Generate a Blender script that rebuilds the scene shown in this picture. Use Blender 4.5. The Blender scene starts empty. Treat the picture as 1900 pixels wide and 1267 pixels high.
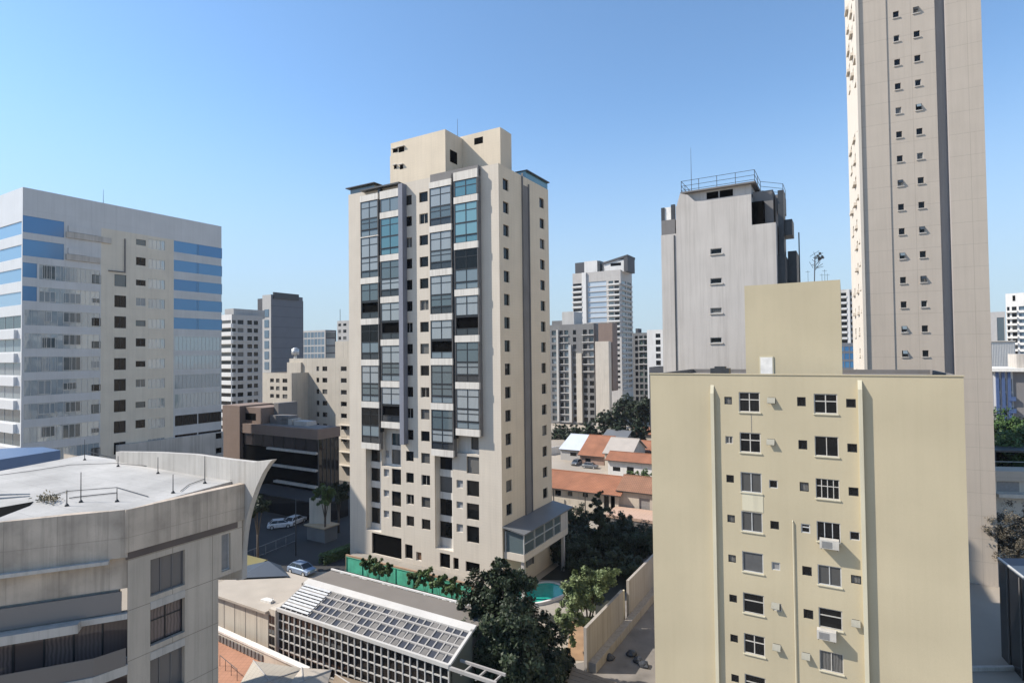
import bpy, math, random
from mathutils import Vector, Matrix
R = math.radians
random.seed(7)
SC = bpy.context.scene
COL = SC.collection
# ------------------------------------------------------------------ camera
F = 1050.0                       # focal length in photo pixels (photo 1900 x 1267)
PITCH, ROLL, EYE = R(1.28), 0.0115, 30.0
r0, u0, fw = Vector((1, 0, 0)), Vector((0, -math.sin(PITCH), math.cos(PITCH))), Vector((0, math.cos(PITCH), math.sin(PITCH)))
rt = r0 * math.cos(ROLL) - u0 * math.sin(ROLL)
up = r0 * math.sin(ROLL) + u0 * math.cos(ROLL)
CAM = Vector((0, 0, EYE))
cd = bpy.data.cameras.new('camera'); cam = bpy.data.objects.new('camera', cd); COL.objects.link(cam)
cd.sensor_width = 36; cd.lens = 36 * F / 1900; cd.clip_start = 0.1; cd.clip_end = 6000
m = Matrix((rt, up, -fw)).transposed().to_4x4(); m.translation = CAM
cam.matrix_world = m
SC.camera = cam
# ------------------------------------------------------------------ sky and sun
SUN = Vector((-.732, .036, .68)).normalized()
elev = math.asin(SUN.z); azim = math.atan2(SUN.x, SUN.y)
w = bpy.data.worlds.new('World'); SC.world = w; w.use_nodes = True
nt = w.node_tree; nt.nodes.clear()
sky = nt.nodes.new('ShaderNodeTexSky'); sky.sky_type = 'NISHITA'; sky.sun_disc = False
sky.sun_elevation = elev; sky.sun_rotation = azim % (2 * math.pi)
sky.altitude = 0; sky.air_density = 1.0; sky.dust_density = 0.2; sky.ozone_density = 3.0
bg = nt.nodes.new('ShaderNodeBackground'); bg.inputs[1].default_value = 0.13
out = nt.nodes.new('ShaderNodeOutputWorld')
tcw = nt.nodes.new('ShaderNodeTexCoord'); sx = nt.nodes.new('ShaderNodeSeparateXYZ'); nt.links.new(tcw.outputs['Generated'], sx.inputs[0])
rp = nt.nodes.new('ShaderNodeValToRGB'); rp.color_ramp.elements[0].position = 0.0; rp.color_ramp.elements[1].position = .42   # pale air near the horizon
rp.color_ramp.elements[0].color = (.9, .9, .9, 1); rp.color_ramp.elements[1].color = (0, 0, 0, 1); rp.color_ramp.interpolation = 'EASE'
nt.links.new(sx.outputs[2], rp.inputs[0])
mx = nt.nodes.new('ShaderNodeMix'); mx.data_type = 'RGBA'; nt.links.new(rp.outputs[0], mx.inputs[0]); tint = nt.nodes.new('ShaderNodeMix'); tint.data_type = 'RGBA'; tint.blend_type = 'MULTIPLY'; tint.inputs[0].default_value = 1; tint.inputs[7].default_value = (.93, 1.06, 1.09, 1)
nt.links.new(sky.outputs[0], tint.inputs[6]); nt.links.new(tint.outputs[2], mx.inputs[6]); mx.inputs[7].default_value = (2.35, 3.0, 3.65, 1)
nt.links.new(mx.outputs[2], bg.inputs[0]); nt.links.new(bg.outputs[0], out.inputs[0])
sd = bpy.data.lights.new('sun', 'SUN'); sun = bpy.data.objects.new('sun', sd); COL.objects.link(sun)
sd.energy = 4.4; sd.angle = R(0.53); sd.color = (1.0, .93, .83)
sun.rotation_euler = (-SUN).to_track_quat('-Z', 'Y').to_euler()
sun.location = (0, 0, 200)
SC.view_settings.view_transform = 'Standard'; SC.view_settings.look = 'None'
SC.view_settings.exposure = 0.66; SC.view_settings.gamma = 1
SC.cycles.max_bounces = 6; SC.cycles.diffuse_bounces = 3; SC.cycles.glossy_bounces = 3
SC.cycles.caustics_reflective = False; SC.cycles.caustics_refractive = False

# ------------------------------------------------------------------ measuring helpers
ANG = R(-30.4)
U = Vector((-math.sin(ANG), math.cos(ANG), 0))      # street grid, away from us and right
V = Vector((-math.cos(ANG), -math.sin(ANG), 0))     # street grid, away and left
def ray(x, y): return rt * (x - 950) + up * (633.5 - y) + fw * F
def at(x, y, depth):
    d = ray(x, y); return CAM + d * (depth / d.y)
def onz(x, y, z):
    d = ray(x, y); return CAM + d * ((z - EYE) / d.z)
def onplane(x, y, P, n):
    d = ray(x, y); return CAM + d * ((P - CAM).dot(n) / d.dot(n))

# ------------------------------------------------------------------ materials
def mat(name):
    m = bpy.data.materials.new(name); m.use_nodes = True
    n = m.node_tree.nodes; return m, m.node_tree, n['Principled BSDF']
def N(t, kind, **k):
    n = t.nodes.new('ShaderNode' + kind)
    for a, v in k.items():
        if a in n.inputs: n.inputs[a].default_value = v
        else: setattr(n, a, v)
    return n
def c4(c): return (c[0], c[1], c[2], 1)
def mixc(t, fac, a, b, mode='MIX'):
    n = t.nodes.new('ShaderNodeMix'); n.data_type = 'RGBA'; n.blend_type = mode
    for i, v in ((0, fac), (6, a), (7, b)):
        if hasattr(v, 'links'): t.links.new(v, n.inputs[i])
        elif i == 0: n.inputs[0].default_value = v
        else: n.inputs[i].default_value = c4(v)
    return n.outputs[2]
def ramp(t, src, a, b, ca=(0, 0, 0), cb=(1, 1, 1)):
    n = t.nodes.new('ShaderNodeValToRGB'); e = n.color_ramp.elements
    e[0].position = a; e[1].position = b; e[0].color = c4(ca); e[1].color = c4(cb)
    t.links.new(src, n.inputs[0]); return n.outputs[0]
def noise(t, src, scale, vec=(1, 1, 1), detail=5, rough=.55):
    mp = N(t, 'Mapping'); mp.inputs['Scale'].default_value = vec; t.links.new(src, mp.inputs[0])
    n = N(t, 'TexNoise', Scale=scale, Detail=detail, Roughness=rough); t.links.new(mp.outputs[0], n.inputs[0]); return n.outputs[0]
def plaster(name, c, var=.12, streak=.25, rough=.85, tile=None, tfac=.1, dirt=(.12, .10, .08), bump=.0, patch=.35):
    m, t, b = mat(name)
    tc = N(t, 'TexCoord').outputs['Object']
    big = noise(t, tc, patch)
    fine = noise(t, tc, 9, detail=3); mid = noise(t, tc, patch * 4, detail=8, rough=.7)
    col = mixc(t, ramp(t, big, .3, .72), [v * (1 - var) for v in c], [min(1, v * (1 + var * .6)) for v in c])
    col = mixc(t, mixmul(t, ramp(t, fine, .35, .7), .16), col, [v * .8 for v in c])
    col = mixc(t, mixmul(t, ramp(t, mid, .50, .72), min(.5, var * 1.6)), col, [v * .72 for v in c])
    st = noise(t, tc, 2.2, (1, 1, .035), detail=8, rough=.72)
    col = mixc(t, mixmul(t, ramp(t, st, .46, .70), streak), col, dirt)
    if tile:
        sp = N(t, 'SeparateXYZ'); t.links.new(tc, sp.inputs[0])
        cb = N(t, 'CombineXYZ'); t.links.new(sp.outputs[0], cb.inputs[0]); t.links.new(sp.outputs[1 if any(k in name for k in ('roof', 'tiles', 'paving', 'terrace', 'planks')) else 2], cb.inputs[1])
        br = N(t, 'TexBrick', Scale=1.0); br.inputs['Brick Width'].default_value = tile[0]; br.inputs['Row Height'].default_value = tile[1]
        br.inputs['Mortar Size'].default_value = tile[2]; br.inputs['Mortar Smooth'].default_value = .3
        br.offset = tile[3] if len(tile) > 3 else 0.0
        t.links.new(cb.outputs[0], br.inputs[0])
        col = mixc(t, mixmul(t, br.outputs['Fac'], tfac), col, [v * .35 for v in c])
    t.links.new(col, b.inputs['Base Color'])
    b.inputs['Roughness'].default_value = rough
    if bump:
        bp = N(t, 'Bump', Strength=bump, Distance=.03); t.links.new(fine, bp.inputs['Height']); t.links.new(bp.outputs[0], b.inputs['Normal'])
    return m
def mixmul(t, src, f):
    n = N(t, 'Math', operation='MULTIPLY'); t.links.new(src, n.inputs[0]); n.inputs[1].default_value = f; return n.outputs[0]
def plain(name, c, rough=.6, metal=0, spec=.5):
    m, t, b = mat(name)
    tc = N(t, 'TexCoord').outputs['Object']
    f = noise(t, tc, 2.5)
    t.links.new(mixc(t, ramp(t, f, .3, .7), [v * .85 for v in c], [min(1, v * 1.1) for v in c]), b.inputs['Base Color'])
    b.inputs['Roughness'].default_value = rough; b.inputs['Metallic'].default_value = metal
    b.inputs['Specular IOR Level'].default_value = spec
    return m
def glass(name, dark, light, split=.55, rough=.04, ior=1.5, metal=0, fold=True, wavy=.0):
    """window glass with a dark room or a pale curtain behind it, different from window to window"""
    m, t, b = mat(name)
    tc = N(t, 'TexCoord').outputs['Object']
    oi = N(t, 'ObjectInfo').outputs['Random']
    sel = ramp(t, oi, split, split + .12)
    wv = N(t, 'TexWave', Scale=1.7, Distortion=3.0); wv.bands_direction = 'X'; wv.inputs['Detail'].default_value = 2
    t.links.new(tc, wv.inputs[0])
    cur = mixc(t, wv.outputs['Color'], [v * .62 for v in light], light) if fold else None
    col = mixc(t, sel, dark, cur if cur else light)
    t.links.new(col, b.inputs['Base Color'])
    b.inputs['Roughness'].default_value = rough; b.inputs['IOR'].default_value = ior; b.inputs['Metallic'].default_value = metal
    if wavy:
        nz = noise(t, tc, 0.5, detail=2); bp = N(t, 'Bump', Strength=wavy, Distance=.05)
        t.links.new(nz, bp.inputs['Height']); t.links.new(bp.outputs[0], b.inputs['Normal'])
    return m
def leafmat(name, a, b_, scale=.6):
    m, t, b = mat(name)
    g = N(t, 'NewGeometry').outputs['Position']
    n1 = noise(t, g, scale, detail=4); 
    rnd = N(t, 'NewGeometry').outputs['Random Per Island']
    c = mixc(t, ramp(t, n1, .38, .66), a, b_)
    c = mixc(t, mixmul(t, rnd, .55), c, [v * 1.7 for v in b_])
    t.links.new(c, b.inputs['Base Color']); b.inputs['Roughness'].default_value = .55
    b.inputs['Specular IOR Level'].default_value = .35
    return m

M = {}
M['tower'] = plaster('cream_wall_tile', (.58, .515, .43), var=.06, streak=.14, tile=(.75, .36, .02), tfac=.09)
M['tower_side'] = plaster('shade_warmed_tile', (.66, .56, .425), var=.07, streak=.12, tile=(.75, .36, .02), tfac=.10)  # cream tile made lighter and warmer to offset the shade on this side
M['tower_trim'] = plaster('pale_trim', (.64, .60, .54), var=.08, streak=.35)
M['bayrecess'] = plaster('grey_recess', (.42, .42, .43), var=.08, streak=.2)
M['bluepier'] = plaster('blue_grey_pier', (.19, .20, .24), var=.06, streak=.2)
M['yellow'] = plaster('yellow_render', (.485, .415, .28), var=.12, streak=.08, rough=.9, patch=.18, dirt=(.25, .21, .13))
M['yellow_pale'] = plaster('pale_yellow_render', (.58, .53, .39), var=.07, streak=.25)
M['grey'] = plaster('grey_render', (.49, .455, .42), var=.08, streak=.3)
M['greydark'] = plaster('dark_grey_render', (.18, .17, .165), var=.15, streak=.3)
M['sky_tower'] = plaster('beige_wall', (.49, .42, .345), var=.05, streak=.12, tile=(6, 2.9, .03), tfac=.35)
M['sky_lit'] = plaster('sunlit_beige_wall', (.60, .54, .46), var=.05, streak=.2)  # beige wall lightened, sunlight of the left side put into the colour
M['sky_recess'] = plaster('shaded_groove', (.36, .335, .32), var=.05, streak=.2)  # wall colour darkened for the shadow inside the recess
M['concrete'] = plaster('stained_concrete', (.55, .455, .36), var=.45, streak=.55, dirt=(.20, .165, .13), tile=(2.2, 2.9, .02), tfac=.4, bump=.3, patch=.5)
M['conc_light'] = plaster('light_concrete', (.47, .44, .40), var=.2, streak=.5, dirt=(.2, .18, .15), bump=.3)
M['conc_panel'] = plaster('concrete_panel', (.52, .445, .36), var=.2, streak=.3, tile=(2.4, 2.72, .025), tfac=.7)
M['slab'] = plaster('slab_edge', (.52, .475, .42), var=.15, streak=.4)
M['roofwhite'] = plaster('white_roof', (.43, .415, .39), var=.32, streak=.25, patch=.22, bump=.4, dirt=(.2, .19, .17), tile=(9, 1.6, .02), tfac=.4)
M['roofgrey'] = plaster('grey_roof', (.21, .19, .175), var=.12, streak=.0, patch=.4)
M['roofbeige'] = plaster('beige_roof', (.42, .37, .31), var=.12, streak=.0, patch=.4)
M['metal'] = plain('dark_metal', (.05, .052, .055), .45, .3)
M['white'] = plain('white_paint', (.74, .71, .66), .5)
M['white2'] = plain('dull_white_frame', (.50, .47, .42), .5)
M['alu'] = plain('aluminium_frame', (.55, .55, .54), .4, .3)
M['black'] = plain('black_frame', (.015, .017, .02), .4)
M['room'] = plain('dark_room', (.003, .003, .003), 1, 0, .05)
M['glass_dark'] = glass('dark_window_glass', (.006, .007, .008), (.16, .155, .145), .80, ior=1.35)
M['glass_bay'] = glass('bay_window_glass', (.09, .12, .13), (.33, .36, .37), .35, ior=1.7)
M['glass_teal'] = glass('teal_glass', (.06, .16, .19), (.13, .26, .29), .4, ior=1.9, fold=False)
M['glass_rail'] = glass('rail_glass', (.03, .035, .04), (.16, .20, .22), .5, ior=1.6, fold=False)
M['orange'] = plaster('clay_tile_roof', (.36, .15, .08), var=.3, streak=.1, tile=(.3, .42, .06), tfac=.6, dirt=(.16, .07, .04))
M['orange_old'] = plaster('old_clay_tile_roof', (.30, .15, .09), var=.25, streak=.2, tile=(.35, .5, .05), tfac=.5)
M['cream'] = plaster('cream_render', (.56, .50, .42), var=.08, streak=.25)
M['cream2'] = plaster('beige_render', (.53, .475, .395), var=.08, streak=.25)
M['bark'] = plaster('bark', (.09, .065, .045), var=.3, streak=.4)

# ------------------------------------------------------------------ mesh builder
class MB:
    def __init__(s): s.v = []; s.f = []; s.mi = []; s.m = 0; s.sm = []
    def quad(s, *p, smooth=False):
        i = len(s.v); s.v += [tuple(q) for q in p]; s.f.append(tuple(range(i, i + len(p)))); s.mi.append(s.m); s.sm.append(smooth)
    def box(s, x0, x1, y0, y1, z0, z1):
        x0, x1 = sorted((x0, x1)); y0, y1 = sorted((y0, y1)); z0, z1 = sorted((z0, z1))
        i = len(s.v)
        s.v += [(x0, y0, z0), (x1, y0, z0), (x1, y1, z0), (x0, y1, z0), (x0, y0, z1), (x1, y0, z1), (x1, y1, z1), (x0, y1, z1)]
        for q in ((3, 2, 1, 0), (4, 5, 6, 7), (0, 1, 5, 4), (1, 2, 6, 5), (2, 3, 7, 6), (3, 0, 4, 7)):
            s.f.append(tuple(i + k for k in q)); s.mi.append(s.m); s.sm.append(False)
        return s
    def prism(s, poly, z0, z1):
        """poly: list of (x, y) or (x, y, z) tops; closed solid down to z0"""
        n = len(poly); i = len(s.v)
        tops = [(p[0], p[1], (p[2] if len(p) > 2 else 0) + z1) for p in poly]
        s.v += [(p[0], p[1], z0) for p in poly] + tops
        s.f.append(tuple(i + k for k in reversed(range(n)))); s.f.append(tuple(i + n + k for k in range(n)))
        for k in range(n):
            j = (k + 1) % n; s.f.append((i + k, i + j, i + n + j, i + n + k))
        s.mi += [s.m] * (n + 2); s.sm += [False] * (n + 2)
        return s
    def slab(s, pts, thick, dirv=(0, 0, -1)):
        """a polygon in space given thickness along dirv"""
        d = Vector(dirv) * thick; n = len(pts); i = len(s.v)
        s.v += [tuple(p) for p in pts] + [tuple(Vector(p) + d) for p in pts]
        s.f.append(tuple(i + k for k in range(n))); s.f.append(tuple(i + n + k for k in reversed(range(n))))
        for k in range(n):
            j = (k + 1) % n; s.f.append((i + j, i + k, i + n + k, i + n + j))
        s.mi += [s.m] * (n + 2); s.sm += [False] * (n + 2); return s
    def tube(s, p, q, r, r2=None, n=6):
        p, q = Vector(p), Vector(q); r2 = r if r2 is None else r2
        d = (q - p).normalized(); a = d.orthogonal().normalized(); b = d.cross(a); i = len(s.v)
        for c, rr in ((p, r), (q, r2)):
            for k in range(n):
                t = 2 * math.pi * k / n; s.v.append(tuple(c + a * math.cos(t) * rr + b * math.sin(t) * rr))
        for k in range(n):
            j = (k + 1) % n; s.f.append((i + k, i + j, i + n + j, i + n + k)); s.mi.append(s.m); s.sm.append(n > 6)
        s.f.append(tuple(i + k for k in reversed(range(n)))); s.f.append(tuple(i + n + k for k in range(n)))
        s.mi += [s.m] * 2; s.sm += [False] * 2; return s
    def wall(s, s0, s1, z0, z1, holes, rev=.22, y=0, ends=True):
        """a wall panel on the plane y with real openings and their reveals"""
        H = [(max(s0, a), min(s1, b), max(z0, c), min(z1, d)) for a, b, c, d in holes if a < s1 and b > s0 and c < z1 and d > z0]
        def uniq(l):
            l = sorted(l); o = [l[0]]
            for q in l[1:]:
                if q - o[-1] > 1e-4: o.append(q)
            return o
        # split in columns where the openings change, then in rows inside each column
        xs = uniq([s0, s1] + [h[0] for h in H] + [h[1] for h in H])
        for a, b in zip(xs, xs[1:]):
            mid = (a + b) / 2; hs = sorted([(h[2], h[3]) for h in H if h[0] < mid < h[1]]); z = z0
            for c, d in hs + [(z1, z1)]:
                if c > z + 1e-4: s.quad((a, y, z), (b, y, z), (b, y, c), (a, y, c))
                z = max(z, d)
        for a, b, c, d in H:
            e = y + rev
            s.quad((a, y, c), (b, y, c), (b, e, c), (a, e, c)); s.quad((a, e, d), (b, e, d), (b, y, d), (a, y, d))
            s.quad((a, y, d), (a, y, c), (a, e, c), (a, e, d)); s.quad((b, y, c), (b, y, d), (b, e, d), (b, e, c))
        return s
    def mesh(s, name, mats):
        me = bpy.data.meshes.new(name); me.from_pydata(s.v, [], s.f)
        for mm in (mats if isinstance(mats, (list, tuple)) else [mats]): me.materials.append(M[mm] if isinstance(mm, str) else mm)
        me.polygons.foreach_set('material_index', s.mi); me.polygons.foreach_set('use_smooth', s.sm)
        me.update(); return me
    def build(s, name, mats, parent=None, loc=(0, 0, 0), rz=0):
        return put(name, s.mesh(name, mats), parent, loc, rz)
def put(name, me, parent=None, loc=(0, 0, 0), rz=0):
    o = bpy.data.objects.new(name, me); COL.objects.link(o)
    o.parent = parent; o.location = loc; o.rotation_euler = (0, 0, rz); return o
def tag(o, label=None, cat=None, group=None, kind=None):
    for k, v in (('label', label), ('category', cat), ('group', group), ('kind', kind)):
        if v: o[k] = v
    return o
def empty(name, label, cat, loc, rz=0, group=None):
    o = put(name, None, None, loc, rz); o.empty_display_size = .5; return tag(o, label, cat, group)
def box(name, mats, parent, *b): return MB().box(*b).build(name, mats, parent)
def centred(name, mats, mb):
    """a top-level thing of one mesh, its origin at its own foot"""
    n = len(mb.v); cx = sum(v[0] for v in mb.v) / n; cy = sum(v[1] for v in mb.v) / n; cz = min(v[2] for v in mb.v)
    mb.v = [(v[0] - cx, v[1] - cy, v[2] - cz) for v in mb.v]
    return mb.build(name, mats, None, (cx, cy, cz))

# window styles: glass, frame material, bars across, bars up, frame width, extra
STY = {
    'plain': ('glass_dark', 'alu', 1, 1, .05), 'two': ('glass_dark', 'white2', 2, 1, .05), 'four': ('glass_dark', 'white2', 2, 2, .065),
    'slim': ('glass_dark', 'black', 1, 1, .06), 'far': ('glass_dark', None, 1, 1, 0), 'void': ('room', None, 1, 1, 0),
    'wide': ('glass_dark', 'alu', 4, 1, .05), 'teal': ('glass_teal', 'black', 2, 2, .07), 'blind': ('blind', 'alu', 1, 1, .06),
    'blueslit': ('glass_sky', None, 1, 1, 0),
}
_wc = {}
def window_mesh(style, w, h):
    key = (style, round(w, 2), round(h, 2))
    if key not in _wc:
        g, fm, nx, nz, fw_ = STY[style]
        p = MB(); p.quad((0, 0, 0), (w, 0, 0), (w, 0, h), (0, 0, h)); pane = p.mesh('pane', g)
        fr = None
        if fm:
            f = MB(); t = -.05
            f.box(0, fw_, t, -.004, 0, h); f.box(w - fw_, w, t, -.004, 0, h)
            f.box(fw_, w - fw_, t, -.004, 0, fw_); f.box(fw_, w - fw_, t, -.004, h - fw_, h)
            for i in range(1, nx): x = w * i / nx; f.box(x - fw_ / 2, x + fw_ / 2, t + .004, -.004, fw_, h - fw_)
            for i in range(1, nz): z = h * (.62 if nz == 2 else i / nz); f.box(fw_, w - fw_, t + .008, -.004, z - fw_ / 2, z + fw_ / 2)
            fr = f.mesh('frame', fm)
        _wc[key] = (pane, fr)
    return _wc[key]

_bc = {}
def each(b, side, mb, name, mats):
    """every box of mb becomes a part of its own"""
    (ox, oy), an, L = b.sides[side]; cs, sn = math.cos(an), math.sin(an)
    for i in range(0, len(mb.v), 8):
        x0, y0, z0 = mb.v[i]; x1, y1, z1 = mb.v[i + 6]; k = (name, mats, round(x1 - x0, 3), round(y1 - y0, 3), round(z1 - z0, 3))
        if k not in _bc: _bc[k] = MB().box(0, x1 - x0, 0, y1 - y0, 0, z1 - z0).mesh(name, mats)
        put(name, _bc[k], b.root, (ox + cs * x0 - sn * y0, oy + sn * x0 + cs * y0, z0), an)

class Bld:
    """a building: Empty at its front left corner, local x along the front, y away from it, z up"""
    def __init__(s, name, label, cat, xl, xr, d, D, ytop, zbase=0, near='r', ang=ANG, ymid=660, xd=None, group=None):
        s.ang = ang; X = Vector((math.cos(ang), math.sin(ang), 0)); Y = Vector((-math.sin(ang), math.cos(ang), 0)); s.X, s.Y = X, Y
        if xl < 0:
            c = at(xr, ymid, d); s.W = -xl; o = c - X * s.W
        elif near == 'r':
            c = at(xr, ymid, d); e = onplane(xl, ymid, c, Y); s.W = (e - c).length; o = e
        else:
            o = at(xl, ymid, d); e = onplane(xr, ymid, o, Y); s.W = (e - o).length; c = e
        nc = c if near == 'r' else o
        s.z1 = onplane(xr if near == 'r' else xl, ytop, nc, fw).z
        s.zb = zbase; s.H = s.z1 - zbase
        s.O = Vector((o.x, o.y, zbase))
        s.D = D
        if xd: # depth from where the far end of the right (or left) side is seen
            cc = c if near == 'r' else o
            e = onplane(xd, ymid, cc, X); s.D = abs((e - cc).dot(Y))
        s.root = empty(name, label, cat, s.O, ang, group)
        s.sides = {'front': ((0, 0), 0, s.W), 'right': ((s.W, 0), math.pi / 2, s.D), 'left': ((0, s.D), -math.pi / 2, s.D), 'back': ((s.W, s.D), math.pi, s.W)}
    def basis(s, side):
        (ox, oy), a, L = s.sides[side]
        P = s.O + s.X * ox + s.Y * oy
        d = Matrix.Rotation(s.ang + a, 3, 'Z') @ Vector((1, 0, 0)); n = Matrix.Rotation(s.ang + a, 3, 'Z') @ Vector((0, 1, 0))
        return P, d, n, L
    def hit(s, side, x, y, off=0):
        P, d, n, L = s.basis(side); P = P + n * off
        q = onplane(x, y, P, n) - P; return q.dot(d), q.z
    def part(s, side, mb, name, mats, off=0, parent=None, x=0, z=0):
        (ox, oy), a, L = s.sides[side]
        c, sn = math.cos(a), math.sin(a)
        if parent: return mb.build(name, mats, parent, (x, off, z))
        return mb.build(name, mats, s.root, (ox + c * x - sn * off, oy + sn * x + c * off, z), a)
    def side(s, side, wins, mats, rev=.22, s0=None, s1=None, z0=0, z1=None, off=0, name='wall', frames=True):
        L = s.sides[side][2]
        s0 = 0 if s0 is None else s0; s1 = L if s1 is None else s1; z1 = s.H if z1 is None else z1
        w = s.part(side, MB().wall(s0, s1, z0, z1, [q[:4] for q in wins], rev), name, mats, off)
        for q in wins: s.win(side, q, off + rev - .02, frames)
        return w
    def win(s, side, q, off=0, frames=True, name='window'):
        a, b, c, d = q[:4]; st = q[4] if len(q) > 4 else 'plain'
        w, h = round(b - a, 2), round(d - c, 2)
        pane, fr = window_mesh(st, w, h)
        (ox, oy), an, L = s.sides[side]; cs, sn = math.cos(an), math.sin(an); x = (a + b - w) / 2
        o = put(name, pane, s.root, (ox + cs * x - sn * off, oy + sn * x + cs * off, c), an)
        if fr and frames: put('frame', fr, o)
        return o
    def roof(s, mats, wallm, par=.9, t=.2, cap=None):
        z = s.H
        box('roof', mats, s.root, t, s.W - t, t, s.D - t, z - par - .3, z - par)
        m = MB()
        for q in ((0, s.W, 0, t), (0, s.W, s.D - t, s.D), (0, t, t, s.D - t), (s.W - t, s.W, t, s.D - t)):
            m.box(q[0] + .003, q[1] - .003, q[2] + .003, q[3] - .003, z - par - .5, z - .004)
        m.build('parapet', wallm, s.root)
def rect(b, side, x0, y0, x1, y1, st='plain'):
    """an opening given by its outline in the photograph, squared up on the facade"""
    a1, c1 = b.hit(side, x0, (y0 + y1) / 2); a2, _ = b.hit(side, x1, (y0 + y1) / 2)
    _, z1 = b.hit(side, (x0 + x1) / 2, y0); _, z0 = b.hit(side, (x0 + x1) / 2, y1)
    return (min(a1, a2), max(a1, a2), z0, z1, st)
M['blind'] = plain('closed_blind', (.26, .25, .24), .7)
M['glass_sky'] = glass('blue_mirror_glass', (.05, .17, .35), (.07, .21, .39), .4, rough=.12, ior=1.8, metal=.15, fold=False)
M['glass_pale'] = glass('pale_mirror_glass', (.30, .345, .37), (.40, .44, .45), .4, rough=.05, ior=1.8, metal=.25, fold=False, wavy=.25)
M['glass_mid'] = glass('grey_mirror_glass', (.06, .085, .095), (.20, .24, .26), .5, rough=.06, ior=1.7, metal=.0, fold=False)
M['glass_teal2'] = glass('green_grey_glass', (.03, .055, .065), (.10, .15, .17), .5, rough=.06, ior=1.6)
M['panel_grey'] = plaster('grey_metal_panel', (.54, .535, .525), var=.08, streak=.12, rough=.35, tile=(1.8, 3.5, .02), tfac=.25)
M['mirrored_beige'] = plaster('mirrored_beige_strip', (.64, .57, .46), var=.1, streak=.15, rough=.45, tile=(2.4, 3.5, .02), tfac=.2)  # colour of the buildings mirrored in the office glass
M['panel_blue'] = plaster('pale_blue_panel', (.50, .505, .50), var=.12, streak=.12, rough=.3, tile=(1.2, 1.75, .02), tfac=.2)
M['panel_white'] = plaster('white_panel', (.66, .65, .64), var=.05, streak=.1, rough=.4)
for k, v in {'sky': ('glass_sky', None, 1, 1, 0), 'pale': ('glass_pale', 'alu', 4, 1, .04), 'mid': ('glass_mid', 'alu', 2, 1, .05), 'mid3': ('glass_mid', 'alu', 3, 1, .05),
             'black': ('glass_dark', 'black', 2, 1, .09), 'tgl': ('glass_teal2', 'black', 1, 1, .05), 'strip': ('glass_dark', 'black', 6, 1, .05),
             'bay': ('glass_bay', 'black', 2, 2, .09), 'rail': ('glass_rail', 'black', 2, 1, .07), 'teal4': ('glass_teal', 'black', 2, 2, .09), 'tealr': ('glass_teal', 'black', 2, 1, .07),
             'room4': ('glass_dark', 'black', 2, 2, .07), 'band': ('glass_mid', 'alu', 8, 1, .05), 'skyband': ('glass_skypale', None, 1, 1, 0), 'wood': ('wooddoor', 'white', 1, 1, .05), 'grille': ('grille', 'alu', 1, 1, .04)}.items(): STY[k] = v
STY['bandpale'] = ('glass_pale', 'alu', 12, 1, .03)
M['glass_skypale'] = glass('sky_coloured_glass', (.22, .38, .55), (.30, .44, .58), .4, rough=.1, ior=2.0, metal=.3, fold=False)  # reflected sky put into the base colour of the upper rows
M['wooddoor'] = plaster('wooden_door', (.20, .11, .06), var=.2, streak=.4)
M['grille'] = plain('air_grille', (.30, .30, .30), .6)

def rowz(b, side, x, ya, yb, n, off=0):
    za, zb = b.hit(side, x, ya, off)[1], b.hit(side, x, yb, off)[1]
    return [za + (zb - za) * i / (n - 1) for i in range(n)]
def colx(b, side, x0, x1, y=660, off=0):
    return sorted((b.hit(side, x0, y, off)[0], b.hit(side, x1, y, off)[0]))
def cells(b, side, cols, rows, h, hs=None):
    """cols: (px0, px1, style[, style chooser]); rows: centre heights"""
    out = []
    for c in cols:
        a, e = colx(b, side, c[0], c[1], c[3] if len(c) > 3 else 660)
        for i, z in enumerate(rows):
            st = c[2](i) if callable(c[2]) else c[2]
            if st: out.append((a, e, z - h / 2, z + h / 2, st))
    return out

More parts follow.
